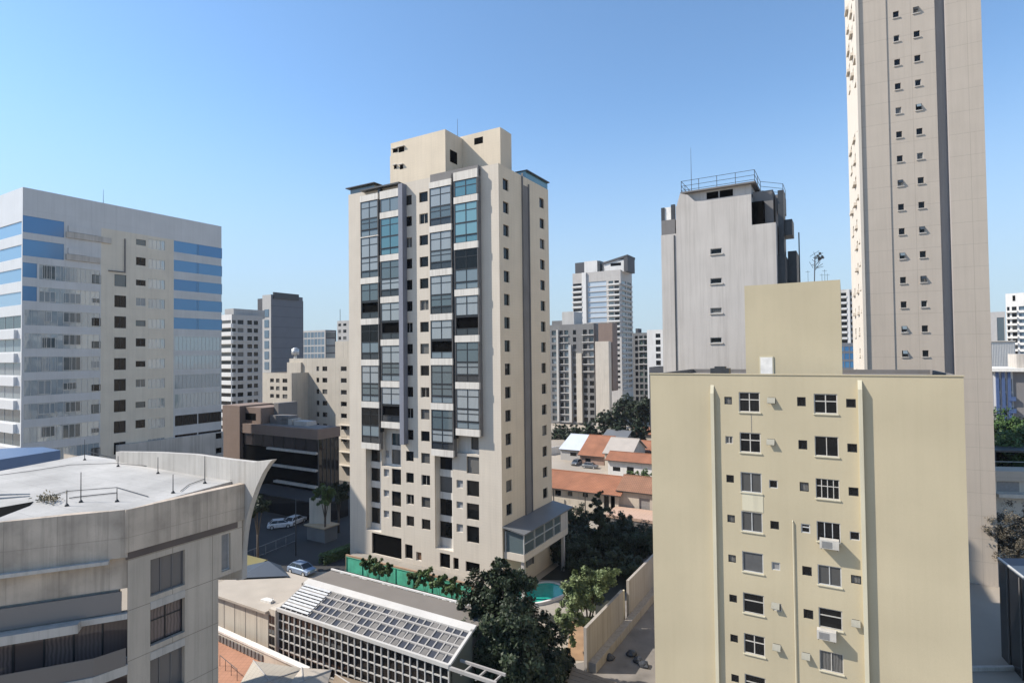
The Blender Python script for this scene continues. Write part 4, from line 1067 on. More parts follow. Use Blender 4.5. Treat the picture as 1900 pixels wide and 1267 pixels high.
M['far_white2'] = plaster('light_grey_render', (.50, .48, .45), var=.08, streak=.25)
M['far_pale'] = glass('far_pale_glass', (.34, .42, .50), (.46, .52, .58), .4, rough=.2, ior=1.6, fold=False)
M['far_green'] = glass('far_green_glass', (.03, .045, .04), (.10, .14, .12), .6, rough=.1, fold=False)
STY['farm'] = ('glass_mid', None, 1, 1, 0); STY['farpale'] = ('far_pale', None, 1, 1, 0); STY['farg'] = ('far_green', None, 1, 1, 0)
back_towers()
def right_back():
    b = Bld('white_balcony_tower', 'white tower with balconies, squeezed between the roof house and the beige skyscraper', 'apartment tower', 1560, 1602, 265, 16, 535, 0)
    rows = rowz(b, 'front', 1570, 546, 688, 14); p = rows[0] - rows[1]
    b.side('front', cells(b, 'front', [(1561.5, 1573, 'far'), (1580.5, 1587, 'far')], rows, p * .55), 'far_white2', .6, frames=False)
    m = MB()
    for z in rows: m.box(*colx(b, 'front', 1560, 1573.5), -1, -.003, z - p * .62, z - p * .28)
    each(b, 'front', m, 'balcony_front', 'far_white')
    a, e = colx(b, 'front', 1574, 1579); b.part('front', MB().box(a, e, -.8, -.003, 1, b.H), 'pier', 'far_white')
    for s_ in ('left', 'right', 'back'): b.side(s_, [], 'far_white2')
    b.roof('roofgrey', 'far_white2')
    c = Bld('blue_glass_annexe', 'low blue glass building at the foot of the white balcony tower', 'building', 1556, 1598, 225, 10, 636, 0)
    L = [(.3 + i * (c.W - .6) / 4, .3 + (i + 1) * (c.W - .6) / 4 - .3, c.H - 3.2 - k * 3.3, c.H - .8 - k * 3.3, 'sky') for i in range(4) for k in range(5)]
    c.side('front', L, 'slate', .1, frames=False)
    for s_ in ('left', 'right', 'back'): c.side(s_, [], 'slate')
    c.roof('roofgrey', 'slate')
    d = Bld('white_corner_tower', 'white tower with dark balcony stack, at the far right edge', 'apartment tower', 1869, 1960, 262, 20, 545, 0, near='l', ang=R(-48))
    rows = rowz(d, 'front', 1890, 572, 668, 9); p = rows[0] - rows[1]
    d.side('front', cells(d, 'front', [(1871, 1876, 'far'), (1880, 1889, 'far'), (1893, 1930, 'farblue')], rows, p * .6), 'far_white', .5, frames=False)
    m = MB()
    for z in rows: m.box(*colx(d, 'front', 1869.5, 1890), -1, -.003, z - p * .62, z - p * .32)
    each(d, 'front', m, 'balcony_front', 'far_white')
    d.part('front', MB().box(*colx(d, 'front', 1882, 1887), -.1, .05, rows[0] + 3.5, rows[0] + 6), 'opening', 'room')
    for s_ in ('left', 'right', 'back'): d.side(s_, [], 'far_white')
    d.roof('roofgrey', 'far_white')
    e = Bld('hazy_far_block', 'pale hazy block far off between the skyscraper and the white corner tower', 'building', 1838, 1867, 600, 30, 579, 0, near='l')
    e.side('front', [(6, 12, 6, e.H - 6, 'farm')], 'far_grey2', .5, frames=False)
    for s_ in ('left', 'right', 'back'): e.side(s_, [], 'far_grey2')
    e.roof('roofgrey', 'far_grey2')
    f = Bld('ribbed_shed', 'long low grey ribbed shed right of the skyscraper', 'shed', 1836, 1884, 190, 14, 634, 0, near='l')
    f.side('front', [], 'panel_grey'); m = MB()
    for i in range(16): x = f.W * i / 16; m.box(x, x + .12, -.12, -.003, 1, f.H - .5)
    each(f, 'front', m, 'rib', 'alu'); m = MB(); m.box(-.2, f.W + .2, -.5, f.D, f.H, f.H + .25); f.part('front', m, 'roof', 'slab')
    for s_ in ('left', 'right', 'back'): f.side(s_, [], 'panel_grey')
    g = Bld('white_roof_hall', 'hall with white flat roof, blue latticed glazing and grey side wall, right edge', 'hall', 1843, 1990, 125, 16, 689, 0, near='l', ymid=700)
    q0, q1 = colx(g, 'front', 1845, 1878)
    L = [(q0 + (q1 - q0) * i / 3 + .15, q0 + (q1 - q0) * (i + 1) / 3 - .15, 2 + 3.1 * k, 4.8 + 3.1 * k, ('sky', 'farpale', 'farpale')[(i + k) % 3]) for i in range(3) for k in range(7) if 4.8 + 3.1 * k < g.H]
    g.side('front', L, 'far_white', .3, frames=False, s1=q1); g.side('front', [], 'greyhall', s0=q1)
    m = MB()
    for i in (0, 1, 2): x = q0 + (q1 - q0) * (i / 3 + .02); m.box(x, x + .5, -.5, -.003, 0, g.H)
    each(g, 'front', m, 'column', 'bluepier2')
    m = MB(); rnd = random.Random(2)
    for k in range(7): x = q0 + (q1 - q0) * rnd.choice((.38, .7)); m.box(x, x + 1.2, -.7, -.003, 3 + 2.6 * k, 3.9 + 2.6 * k)
    each(g, 'front', m, 'window_box', 'bluepier2')
    MB().box(-.8, g.W, -1.2, g.D, g.H, g.H + .7).build('roof', 'white', g.root)
    MB().box(q1 + 1, g.W, 1.5, 9, g.H + .7, g.hit('front', 1890, 657, 1.5)[1]).build('roof_house', 'slab', g.root)
    for s_ in ('left', 'right', 'back'): g.side(s_, [], 'greyhall')
M['greyhall'] = plaster('grey_hall_wall', (.20, .19, .19), var=.06, streak=.15)
M['bluepier2'] = plain('blue_steel', (.06, .10, .22), .4)
right_back()
# ================================================================== ground
M['ground'] = plaster('city_ground', (.36, .31, .25), var=.3, streak=0, patch=.05)
M['asphalt'] = plaster('asphalt', (.035, .034, .033), var=.25, streak=0, patch=.2)
M['paving'] = plaster('pale_paving', (.30, .27, .23), var=.2, streak=0, tile=(1.2, 1.2, .03), tfac=.3)
M['alley'] = plaster('worn_concrete_paving', (.20, .18, .16), var=.35, streak=0, patch=.5)
M['brick'] = plaster('terracotta_paving', (.42, .21, .13), var=.18, streak=0, tile=(.5, .5, .03), tfac=.3, patch=.6)
M['sand'] = plaster('bare_earth', (.33, .21, .12), var=.3, streak=0, patch=.6)
M['turf'] = plaster('garden_soil', (.016, .018, .011), var=.4, streak=0, patch=.4)
g = MB(); g.quad((-3000, -800, 0), (3000, -800, 0), (3000, 5000, 0), (-3000, 5000, 0)); tag(g.build('ground', 'ground'), kind='structure')
def sheet(name, mt, pts, z, kind='structure', thick=None):
    m = MB(); m.quad(*[(p.x, p.y, z) for p in pts]); return tag(m.build(name, mt), kind=kind)
def gp(l, z=0): return [onz(x, y, z) for x, y in l]
def G(s, t, z=0, O=Vector((-1.3, 70, 0))): # street grid point, s to the right along the block front, t away
    p = O - V * s + U * t; return Vector((p.x, p.y, z))
sheet('garden_ground', 'turf', [G(1, -3), G(24, -3), G(24, 40), G(1, 40)], .008)
sheet('alley', 'alley', gp([(1060, 1300), (1320, 1300), (1320, 1010), (1205, 1010), (1098, 1225), (1060, 1232)]), .016)
sheet('earth_bank', 'sand', gp([(1050, 1225), (1092, 1225), (1092, 1150), (1060, 1150)]), .024)
sheet('yard', 'asphalt', gp([(430, 1060), (690, 1060), (690, 880), (430, 880)]), .008)
sheet('street', 'asphalt', [G(-60, 46), G(90, 46), G(90, 56), G(-60, 56)], .012)
sheet('pavement', 'paving', [G(-5, 33), G(60, 33), G(60, 45), G(-5, 45)], .020)
sheet('street', 'asphalt', [Vector((58, -10, 0)), Vector((75, -10, 0)), Vector((75, 60, 0)), Vector((58, 60, 0))], .012)
m = MB()
for k in range(7): p = onz(1810 + 0 * k, 1150, 0); m.box(60, 60.12, 5 + k * 6, 8 + k * 6, .016, .02)
tag(m.build('road_marking', 'white'), kind='structure')

# ================================================================== trees and plants
def leaves(blobs, n, size, seed, flat=0, shell=.55, core=True):
    """leaf clusters through the volume of each blob; denser near its skin"""
    rnd = random.Random(seed); m = MB(); tot = sum(b[3] ** 2 for b in blobs)
    for (cx, cy, cz, r) in blobs:
        k = int(n * r * r / tot); subs = []
        for _ in range(max(6, int(r * r * 5))):
            v = Vector((rnd.gauss(0, 1), rnd.gauss(0, 1), rnd.gauss(0, 1))).normalized() * r * rnd.uniform(shell, 1.08); subs.append((v, r * rnd.uniform(.16, .34)))
        for _ in range(k):
            v, sr = rnd.choice(subs)
            if rnd.random() < .3: v = v * rnd.uniform(.2, .8); sr = r * .3
            d = Vector((rnd.gauss(0, 1), rnd.gauss(0, 1), rnd.gauss(0, 1) * .8)).normalized() * sr * rnd.uniform(.2, 1) + v
            c = Vector((cx, cy, cz)) + d; nrm = (d.normalized() + Vector((rnd.uniform(-1, 1), rnd.uniform(-1, 1), rnd.uniform(-.4, 1.2)))).normalized()
            a = nrm.orthogonal().normalized(); a.rotate(Matrix.Rotation(rnd.uniform(0, 6.28), 3, nrm)); b = nrm.cross(a); s = size * rnd.uniform(.6, 1.3)
            m.quad(c - a * s, c - b * s * .5, c + a * s, c + b * s * .5)
    return m
def tree(name, label, base, blobs, n, size, lm, seed, trunk=.28, cat='tree', group=None, top=None):
    t = empty(name, label, cat, base, 0, group)
    m = MB(); h = min(b[2] for b in blobs) ; h = max(h, .8)
    m.tube((0, 0, -.1), (0, 0, h * .6), trunk, trunk * .75, 8)
    for b in blobs[:9]: m.tube((0, 0, h * .55), (b[0] * .75, b[1] * .75, b[2]), trunk * .55, trunk * .12, 6)
    m.build('trunk', 'bark', t)
    leaves(blobs, n, size, seed).build('crown', lm, t)
    return t
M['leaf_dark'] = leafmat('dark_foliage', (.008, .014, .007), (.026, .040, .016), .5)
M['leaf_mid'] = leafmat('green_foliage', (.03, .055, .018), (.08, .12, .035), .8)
M['leaf_light'] = leafmat('light_green_foliage', (.055, .085, .03), (.14, .17, .07), 1.0)
M['leaf_far'] = leafmat('far_green_foliage', (.022, .05, .012), (.06, .11, .028), .3)
rnd = random.Random(11)
def blobs_from(base, lst, d0):
    """lst: (x, y, radius px, extra depth): crown lobes seen in the photograph at the tree's own distance"""
    out = []
    for x, y, r, e in lst:
        p = at(x, y, d0 + e); out.append((p.x - base.x, p.y - base.y, p.z - base.z, r / F * (d0 + e)))
    return out
base = onz(955, 1290, 0); base = Vector((at(950, 1200, 51).x, 51, 0))
B_ = blobs_from(base, [(925, 1075, 34, 0), (900, 1105, 42, 1), (950, 1110, 45, 0), (885, 1150, 40, 1), (935, 1160, 55, -1), (985, 1165, 45, 0), (900, 1200, 45, 0), (955, 1215, 60, -1.5),
                       (1010, 1205, 45, .5), (1035, 1230, 35, 1), (905, 1250, 50, -1), (985, 1255, 55, -1.5), (1040, 1262, 30, 1), (965, 1080, 25, 1.5), (930, 1052, 14, 0)], 51)
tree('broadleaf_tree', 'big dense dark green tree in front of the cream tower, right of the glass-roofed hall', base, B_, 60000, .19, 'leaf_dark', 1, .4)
# bamboo-like light tree beside the wall
base = Vector((at(1090, 1100, 60).x, 60, 0))
B_ = blobs_from(base, [(1115, 1062, 30, 1), (1085, 1080, 30, 0), (1105, 1090, 28, 0), (1060, 1105, 28, -1), (1085, 1118, 28, 0), (1055, 1140, 28, -2), (1080, 1150, 22, -1), (1130, 1075, 16, 1), (1040, 1150, 20, -3), (1060, 1175, 22, -3)], 60)
tree('feathery_tree', 'light green feathery tree leaning over the pool beside the white boundary wall', base, B_, 20000, .15, 'leaf_light', 2, .16)
# cypress, very dark
base = onz(1117, 1030, 0); d_ = base.y
t = blobs_from(base, [(1112, 915, 8, 0), (1108, 932, 13, 0), (1118, 945, 14, 0), (1108, 960, 17, 0), (1122, 972, 17, 0), (1110, 990, 21, 0), (1125, 1000, 20, 0), (1115, 1015, 26, 0)], d_)
tree('cypress_tree', 'narrow black-green conifer in front of the big orange-roofed house', base, t, 12000, .2, 'leaf_dark', 3, .3)
gr = 'dark garden trees in the shade right of the cream tower'
for i, (x, y, r, z, lab) in enumerate(((1065, 965, 30, 2.4, 'dark garden tree behind the round one, towards the big orange roof'), (1150, 975, 26, 2.0, 'dark garden tree in front of the pink terrace wall'), (1090, 1045, 30, 1.6, 'low dark bush between the pool and the light feathery tree'), (1048, 1015, 34, 2.2, 'round dark garden tree touching the roof of the glazed lounge'), (1085, 1000, 30, 2.0, 'dark garden tree just left of the narrow conifer'), (1160, 1000, 36, 2.0, 'dark garden tree right of the narrow conifer, below the pink terrace'),
                                     (1195, 1000, 34, 2.2, 'dark garden tree touching the left edge of the yellow block'), (1140, 1045, 28, 1.6, 'low dark bush behind the light feathery tree'), (1180, 1055, 26, 1.6, 'low dark bush at the far end of the white boundary wall'))):
    p = onz(x, y, z); base = Vector((p.x, p.y, 0)); rr = r / F * p.y
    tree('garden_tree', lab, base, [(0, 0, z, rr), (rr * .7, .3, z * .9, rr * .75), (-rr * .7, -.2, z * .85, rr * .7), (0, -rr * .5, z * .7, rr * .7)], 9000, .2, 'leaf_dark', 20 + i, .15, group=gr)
# hedge shrubs in front of the green screen
gr = 'shrubs in front of the green screen'
labs = ['leafy shrub at the left end of the green screen, touching its post', 'second shrub from the left end of the green screen', 'small shrub left of the bare stretch of green screen', 'shrub just right of the bare stretch of green screen', 'tall palm-like shrub in the middle right of the green screen', 'spreading shrub on the right half of the green screen', 'shrub near the right end of the green screen, beside the big dark tree']
for i, (x, y, r) in enumerate(((683, 1043, 13), (700, 1048, 15), (718, 1055, 12), (768, 1066, 15), (790, 1068, 19), (815, 1078, 18), (842, 1084, 17))):
    d_ = 72.3 - (x - 683) * .047; p = at(x, y, d_); base = Vector((p.x, p.y, 0)); rr = r / F * d_ * .85
    tree('screen_shrub', labs[i], base, [(0, 0, p.z, rr), (rr * .6, 0, p.z - rr * .7, rr * .8), (-rr * .6, 0, p.z - rr * .6, rr * .8)], 3600, .14, 'leaf_mid', 40 + i, .06, cat='shrub', group=gr)
# trees right of the skyscraper
gr = 'green trees behind the low cream wall, right edge'
for i, (x, y, r, d_, lab) in enumerate(((1862, 790, 30, 98, 'rounded green tree close to the skyscraper, right edge'), (1898, 800, 28, 96, 'green tree cut by the right edge of the picture, above the dark hedge'), (1872, 826, 30, 92, 'lower green tree in front of the other two, right edge'))):
    p = at(x, y, d_); base = Vector((p.x, p.y, 0)); rr = r / F * d_
    tree('street_tree', lab, base, [(0, 0, p.z, rr), (rr, .5, p.z - .6, rr * .8), (-rr * .9, 0, p.z - .9, rr * .75), (.3, -rr * .6, p.z - rr * .8, rr * .9), (0, 0, p.z - rr * 1.6, rr * 1.1), (rr * 1.2, 0, p.z - rr * 1.5, rr)], 14000, .22, 'leaf_far', 60 + i, .3, group=gr)
p = at(1885, 975, 72); base = Vector((p.x, p.y, 0))
tree('bare_hedge_tree', 'dark twiggy tree between the low cream wall and the black shed, right edge', base, [(0, 0, p.z, 2.6), (2, 0, p.z + .6, 2.3), (-2.0, 0, p.z - .2, 2.0), (0, -.5, p.z - 2.2, 2.6), (2.5, 0, p.z - 2, 2.4), (-2, 0, p.z - 2.6, 2.2)], 14000, .13, 'leaf_dry', 70, .2) if M.setdefault('leaf_dry', leafmat('dry_dark_foliage', (.02, .018, .014), (.10, .085, .06), 1.2)) else 0
# dark trees behind the houses
gr = 'dark trees between the orange roofs and the far blocks'
for i, (x, y, r, d_, lab) in enumerate(((1120, 772, 12, 205, 'dark tree at the foot of the blank beige block'), (1140, 765, 13, 200, 'dark tree right of the blank beige block'), (1160, 745, 15, 205, 'tallest dark tree, in front of the white glass tower'), (1178, 755, 14, 200, 'dark tree below the slim dark glass block'),
    (1197, 748, 14, 198, 'dark tree touching the yellow block, below the bright white block'), (1092, 796, 13, 185, 'dark tree left behind the grey sheet roof'), (1150, 792, 12, 180, 'low dark tree just behind the beige roof'), (1186, 792, 12, 178, 'low dark tree behind the small orange roof by the yellow block'), (1040, 800, 14, 200, 'dark tree at the foot of the grey ribbed block'), (1066, 800, 12, 190, 'dark tree behind the grey sheet roof'))):
    p = at(x, y, d_); base = Vector((p.x, p.y, 0)); rr = r / F * d_
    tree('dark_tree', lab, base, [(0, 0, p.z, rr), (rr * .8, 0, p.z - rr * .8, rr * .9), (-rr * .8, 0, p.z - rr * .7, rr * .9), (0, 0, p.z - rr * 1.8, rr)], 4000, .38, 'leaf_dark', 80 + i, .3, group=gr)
# trees in the shade left of the tower
gr = 'trees in the shade left of the cream tower'
for i, (x, y, r, d_, lab, lm) in enumerate(((603, 912, 15, 92, 'green tree beside the corner of the black glass building', 'leaf_mid'), (628, 905, 15, 97, 'green tree close to the left edge of the cream tower', 'leaf_dark'), (478, 930, 15, 80, 'dark tree behind the tip of the curved concrete wall', 'leaf_dark'))):
    p = at(x, y, d_); base = Vector((p.x, p.y, 0)); rr = r / F * d_
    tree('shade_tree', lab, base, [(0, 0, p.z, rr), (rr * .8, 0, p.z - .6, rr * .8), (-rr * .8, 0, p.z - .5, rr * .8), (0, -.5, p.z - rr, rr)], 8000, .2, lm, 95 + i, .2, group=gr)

# ================================================================== houses in the middle
def house(name, label, xl, xr, d, D, ye, yr, roofm, wallm, wins=(), over=.6, xo=0, doors=()):
    b = Bld(name, label, 'house', xl, xr, d, D, ye, 0, ymid=ye)
    W, H = b.W, b.H; dr = d + D / 2 * U.y; P = at(xr, yr, dr); zr = P.z
    L = [rect(b, 'front', *w) for w in wins]
    b.side('front', L, wallm, .2); b.side('back', [], wallm)
    for x in (0, W): 
        m = MB(); m.quad((x, 0, 0), (x, D, 0), (x, D, H), (x, D / 2, zr - .1), (x, 0, H)); m.build('gable_wall', wallm, b.root)
    e = over; k = (zr - H) / (D / 2); m = MB()
    m.slab([(-e, -e, H - e * k + .12), (W + e, -e, H - e * k + .12), (W + e, D / 2, zr + .12), (-e, D / 2, zr + .12)], .14)
    m.slab([(W + e, D + e, H - e * k + .12), (-e, D + e, H - e * k + .12), (-e, D / 2 + .01, zr + .12), (W + e, D / 2 + .01, zr + .12)], .14)
    r = m.build('roof', roofm, b.root)
    MB().tube((-e, D / 2, zr + .13), (W + e, D / 2, zr + .13), .12).build('ridge', roofm, r)
    m = MB(); m.box(-e, W + e, -e - .1, -e, H - e * k - .06, H - e * k + .08); m.build('gutter', 'metal', b.root)
    return b
h = house('orange_roofed_house', 'long cream house with big orange roof, right behind the cream tower', 985, 1146, 104, 10, 916, 886, 'orange', 'cream', [(1030, 909, 1041, 919, 'slim'), (1053, 911, 1062, 920, 'plain'), (1081, 914, 1091, 922, 'slim'), (1120, 919, 1130, 948, 'plain'), (1133, 920, 1141, 950, 'void')], .7)
MB().box(3, h.W * .66, -1.6, -1.45, 0, 1.5).build('porch_wall', 'cream', h.root)
m = MB(); [m.box(q, q + .15, -1.1, -.95, 0, h.H - .4) for q in (h.W * .30, h.W * .66)]; m.build('posts', 'metal', h.root)
h2 = house('brown_roofed_wing', 'house wing with faded brown roof and blank beige wall, touching the yellow block', 1148, 1262, 99, 8, 921, 893, 'orange_old', 'cream2', [(1186, 924, 1206, 948, 'blind')], .4)
MB().box(-.3, h2.W, -6.5, -.4, 1.5, 2.0).build('terrace', 'pinkterrace', h2.root) if M.setdefault('pinkterrace', plaster('pink_terrace', (.48, .33, .25), var=.12, streak=0, tile=(.6, .6, .03), tfac=.3)) else 0
MB().box(-.3, h2.W, -6.4, -6.2, 0, 1.5).build('terrace_wall', 'greydark', h2.root)
h3 = house('low_orange_house', 'white house under a long narrow orange roof, behind the bigger orange roof', 1128, 1262, 131, 6, 863, 848, 'orange', 'far_white', [(1137, 866, 1151, 874, 'slim'), (1163, 866, 1176, 884, 'plain')], .6)
house('beige_roofed_house', 'house with big pale beige sheet roof, among the orange roofs', 1122, 1170, 143, 12, 843, 815, 'beige_sheet', 'cream2', [(1130, 846, 1142, 852, 'slim')], .5) if M.setdefault('beige_sheet', plaster('beige_sheet_roof', (.40, .355, .31), var=.12, streak=0, rough=.7)) else 0
house('steep_orange_house', 'house with steep orange roof between the pale blue and beige roofs', 1076, 1120, 152, 16, 846, 810, 'orange', 'pinkbrick', [(1086, 850, 1096, 857, 'slim')], .5) if M.setdefault('pinkbrick', plaster('pinkish_brick', (.36, .24, .19), var=.15, streak=.2, tile=(.5, .2, .03), tfac=.4)) else 0
house('pale_blue_roofed_house', 'house with pale blue-white sheet roof, behind the cream tower on its right', 1040, 1076, 158, 16, 835, 808, 'blue_white', 'far_grey', [(1058, 839, 1070, 846, 'slim')], .4) if M.setdefault('blue_white', plaster('blue_white_roof', (.50, .53, .58), var=.06, streak=0)) else 0
house('small_orange_house', 'small orange-roofed house touching the yellow block, right of the beige roof', 1181, 1250, 150, 9, 840, 822, 'orange', 'pinkbrick', [(1186, 842, 1196, 848, 'slim')], .5)
house('far_cream_house', 'cream house with thin orange roof, farthest back by the yellow block', 1168, 1240, 178, 10, 808, 796, 'orange', 'cream', [(1190, 810, 1198, 816, 'slim')], .4)
house('grey_roofed_house', 'house with mottled grey-green roof in front of the dark trees', 1118, 1160, 172, 10, 815, 800, 'greyroofmetal', 'far_grey3', [(1126, 818, 1134, 823, 'slim')], .4)
m = MB(); a = onz(1015, 845, 0); e = onz(1055, 838, 0); m.slab([(a.x, a.y, 0), (e.x, e.y, 0), (e.x, e.y, 2.2), (a.x, a.y, 2.2)], .25, (0, 1, 0)); tag(centred('yard_wall', 'far_white', m), 'low white yard wall left of the pale blue roof', 'wall')
a = onz(1200, 890, 0); 
for i, (x, y, r) in enumerate(((1175, 880, 10), (1198, 878, 12))):
    p = at(x, y, 124); tree('house_shrub', ('green bush in front of the low orange house, at its door', 'green bush between the low orange house and the yellow block')[i], Vector((p.x, p.y, 0)), [(0, 0, p.z, 1.2), (.8, 0, p.z - .5, 1.0), (-.8, 0, p.z - .6, 1.0)], 900, .2, 'leaf_mid', 130 + i, .1, cat='shrub', group='bushes in front of the low orange house')

# ================================================================== cars
_cp = {}
M['tyre'] = plain('tyre_rubber', (.02, .02, .02), .8); M['carglass'] = plain('car_glass', (.02, .025, .03), .05)
def car(label, paint, loc, rz, group=None, name='parked_car'):
    t = empty(name, label, 'car', loc, rz, group)
    if 'b' not in _cp:
        m = MB(); sec = [(-2.1, .45, .62, .78), (-2.05, .3, .78, .84), (-1.3, .25, .92, .88), (-.95, .25, .96, .88), (1.3, .25, .98, .88), (1.95, .3, .92, .86), (2.1, .4, .7, .8)]
        for (x0, b0, t0, w0), (x1, b1, t1, w1) in zip(sec, sec[1:]):
            for s in (-1, 1):
                m.quad(*((x0, s * w0, b0), (x1, s * w1, b1), (x1, s * w1, t1 - .12), (x0, s * w0, t0 - .12))[::-s], smooth=True)
                m.quad(*((x0, s * w0, t0 - .12), (x1, s * w1, t1 - .12), (x1, s * (w1 - .1), t1), (x0, s * (w0 - .1), t0))[::-s], smooth=True)
            m.quad((x0, -w0 + .1, t0), (x1, -w1 + .1, t1), (x1, w1 - .1, t1), (x0, w0 - .1, t0), smooth=True)
            m.quad((x0, w0, b0), (x1, w1, b1), (x1, -w1, b1), (x0, -w0, b0))
        for (x, b0, t0, w0) in (sec[0], sec[-1]): m.quad((x, -w0, b0), (x, w0, b0), (x, w0, t0 - .12), (x, w0 - .1, t0), (x, -w0 + .1, t0), (x, -w0, t0 - .12))
        _cp['b'] = m
        k = MB(); lo = [(-1.25, .93), (1.75, .97)]; hi = [(-.5, 1.42), (1.15, 1.44)]
        for s in (-1, 1): k.quad(*((lo[0][0], s * .78, lo[0][1]), (lo[1][0], s * .78, lo[1][1]), (hi[1][0], s * .6, hi[1][1]), (hi[0][0], s * .6, hi[0][1]))[::-s])
        k.quad((lo[0][0], -.78, lo[0][1]), (hi[0][0], -.6, hi[0][1]), (hi[0][0], .6, hi[0][1]), (lo[0][0], .78, lo[0][1]))
        k.quad((hi[1][0], -.6, hi[1][1]), (lo[1][0], -.78, lo[1][1]), (lo[1][0], .78, lo[1][1]), (hi[1][0], .6, hi[1][1]))
        _cp['g'] = k.mesh('windows', 'carglass')
        r = MB(); r.slab([(-.55, -.62, 1.46), (1.2, -.62, 1.48), (1.2, .62, 1.48), (-.55, .62, 1.46)], .05)
        for s in (-1, 1): r.tube((-1.25, s * .78, .95), (-.52, s * .61, 1.44), .035, n=4).tube((1.18, s * .61, 1.46), (1.75, s * .78, .98), .045, n=4).tube((.35, s * .61, 1.45), (.35, s * .79, .97), .03, n=4)
        _cp['r'] = r
        w = MB(); w.tube((0, -.11, 0), (0, .11, 0), .33, n=18); _cp['w'] = w.mesh('wheel', 'tyre')
        hb = MB(); hb.tube((0, -.118, 0), (0, .118, 0), .2, n=12); _cp['h'] = hb.mesh('rim', 'alu')
        l = MB(); l.box(-.03, .03, -.16, .16, -.07, .07); _cp['l'] = l.mesh('headlight', 'white')
    _cp['b'].build('body', paint, t); _cp['r'].build('roof', paint, t); put('windows', _cp['g'], t)
    for x in (-1.3, 1.32):
        for y in (-.8, .8): put('rim', _cp['h'], put('wheel', _cp['w'], t, (x, y, .33)))
    for y in (-.58, .58): put('headlight', _cp['l'], t, (-2.09, y, .62))
    return t
M['paint_blue'] = plain('silver_blue_paint', (.22, .28, .38), .25, .3); M['paint_white'] = plain('white_car_paint', (.6, .6, .6), .25); M['paint_grey'] = plain('grey_car_paint', (.16, .17, .18), .3, .3)
car('silver-blue car parked beside the dark blue canopy, half behind the hall roof', 'paint_blue', onz(560, 1052, .8) * 1 - Vector((0, 0, .8)), R(150))
car('white car standing in the dark yard behind the railing', 'paint_white', onz(520, 972, .6) - Vector((0, 0, .6)), R(200))
car('white car next to the first one in the dark yard, nearer the pole', 'paint_white', onz(548, 965, .6) - Vector((0, 0, .6)), R(250))
car('grey car parked on the street left of the low orange house', 'paint_grey', onz(1070, 862, 0), R(60))
car('dark grey car on the street behind the big orange roof', 'paint_grey', onz(1095, 868, 0), R(150))

# ================================================================== podium, green screen, planters by the tower
t = TW; P = lambda x, y, z=0: t.O + t.X * x + t.Y * y + Vector((0, 0, z))
def tl(p): return W2L(t, p)
a = -1.0; W_ = t.W
e = empty('terrace', 'raised paved terrace with brown edge along the foot of the cream tower', 'terrace', P(1.5, -2.2), ANG)
MB().box(0, W_ - 4.5, .25, 2.19, 0, 1.75).build('floor', 'paving', e)
MB().box(-.1, W_ - 4.4, 0, .24, 0, 2.0).build('edge', 'brownedge', e) if M.setdefault('brownedge', plaster('brown_edge', (.36, .235, .155), var=.15, streak=.2)) else 0
p0, p1 = onz(668, 1032, 2.2), onz(873, 1076, 2.2)
e = empty('green_screen', 'green mesh screen on posts along the tower terrace, behind the shrubs', 'fence', P(2.2, -2.75), ANG)
Lg = W_ - 5.0
MB().box(0, Lg, 0, .04, -.0, 2.0).build('mesh', 'greennet', e) if M.setdefault('greennet', plaster('green_netting', (.07, .40, .26), var=.3, streak=.3, dirt=(.03, .12, .08), patch=.9)) else 0
for i in range(8): MB().tube((Lg * i / 7, -.05, 0), (Lg * i / 7, -.05, 2.1), .05).build('post', 'greennet', e)
m = MB(); m.tube((0, -.05, 2.02), (Lg, -.05, 2.02), .035); m.build('rail', 'greennet', e)
gr = 'white rocks edging the shrub bed'
rk = MB(); r_ = random.Random(4)
def rock(sd):
    r_ = random.Random(sd); m = MB(); n = 8; rings = [(0, .36), (.16, .42), (.3, .3), (.38, .08)]; pts = [[(math.cos(6.283 * k / n) * R_ * r_.uniform(.8, 1.2), math.sin(6.283 * k / n) * R_ * r_.uniform(.8, 1.2), z) for k in range(n)] for z, R_ in rings]
    for a_, b_ in zip(pts, pts[1:]):
        for k in range(n): m.quad(a_[k], a_[(k + 1) % n], b_[(k + 1) % n], b_[k])
    m.quad(*pts[-1]); return m
rms = [rock(k).mesh('rock', 'far_white') for k in range(3)]
for i in range(22):
    x = 2.0 + i * 1.02 + r_.uniform(-.2, .2); q = P(x, -4.4 + r_.uniform(-.2, .2)); o = put('rock', rms[i % 3], None, q, r_.uniform(0, 6)); s_ = r_.uniform(.8, 1.3); o.scale = (s_, s_, s_)
    tag(o, 'white edging rock in the row between the shrub bed and the hall roof', 'rock', gr)
sheet('shrub_bed', 'turf', [P(1, -2.8), P(W_ - 2, -2.8), P(W_ - 2, -4.7), P(1, -4.7)], .03)
# wedge hedge left of the tower foot
p = [onz(590, 1040, 1), onz(655, 1010, 1.6)]
m = MB(); q0, q1 = onz(596, 1032, 1.2), onz(668, 1006, 1.2); dv = (q1 - q0).normalized(); sd_ = Vector((-dv.y, dv.x, 0))
rnd = random.Random(9)
for i in range(5200):
    s_ = rnd.uniform(0, 1); u_ = rnd.choice((-.6, .6, rnd.uniform(-.6, .6))); z_ = 1.35 if abs(u_) < .6 else rnd.uniform(0, 1.35)
    c = q0.lerp(q1, s_) + sd_ * (u_ + rnd.gauss(0, .04)); c.z = z_ + rnd.gauss(0, .05)
    a_ = Vector((rnd.uniform(-1, 1), rnd.uniform(-1, 1), rnd.uniform(-.5, .5))).normalized() * .13; b_ = a_.orthogonal().normalized() * .07
    m.quad(c - a_, c - b_, c + a_, c + b_)
tag(centred('clipped_hedge', 'leaf_mid', m), 'long clipped hedge in the shade at the left foot of the cream tower', 'hedge')
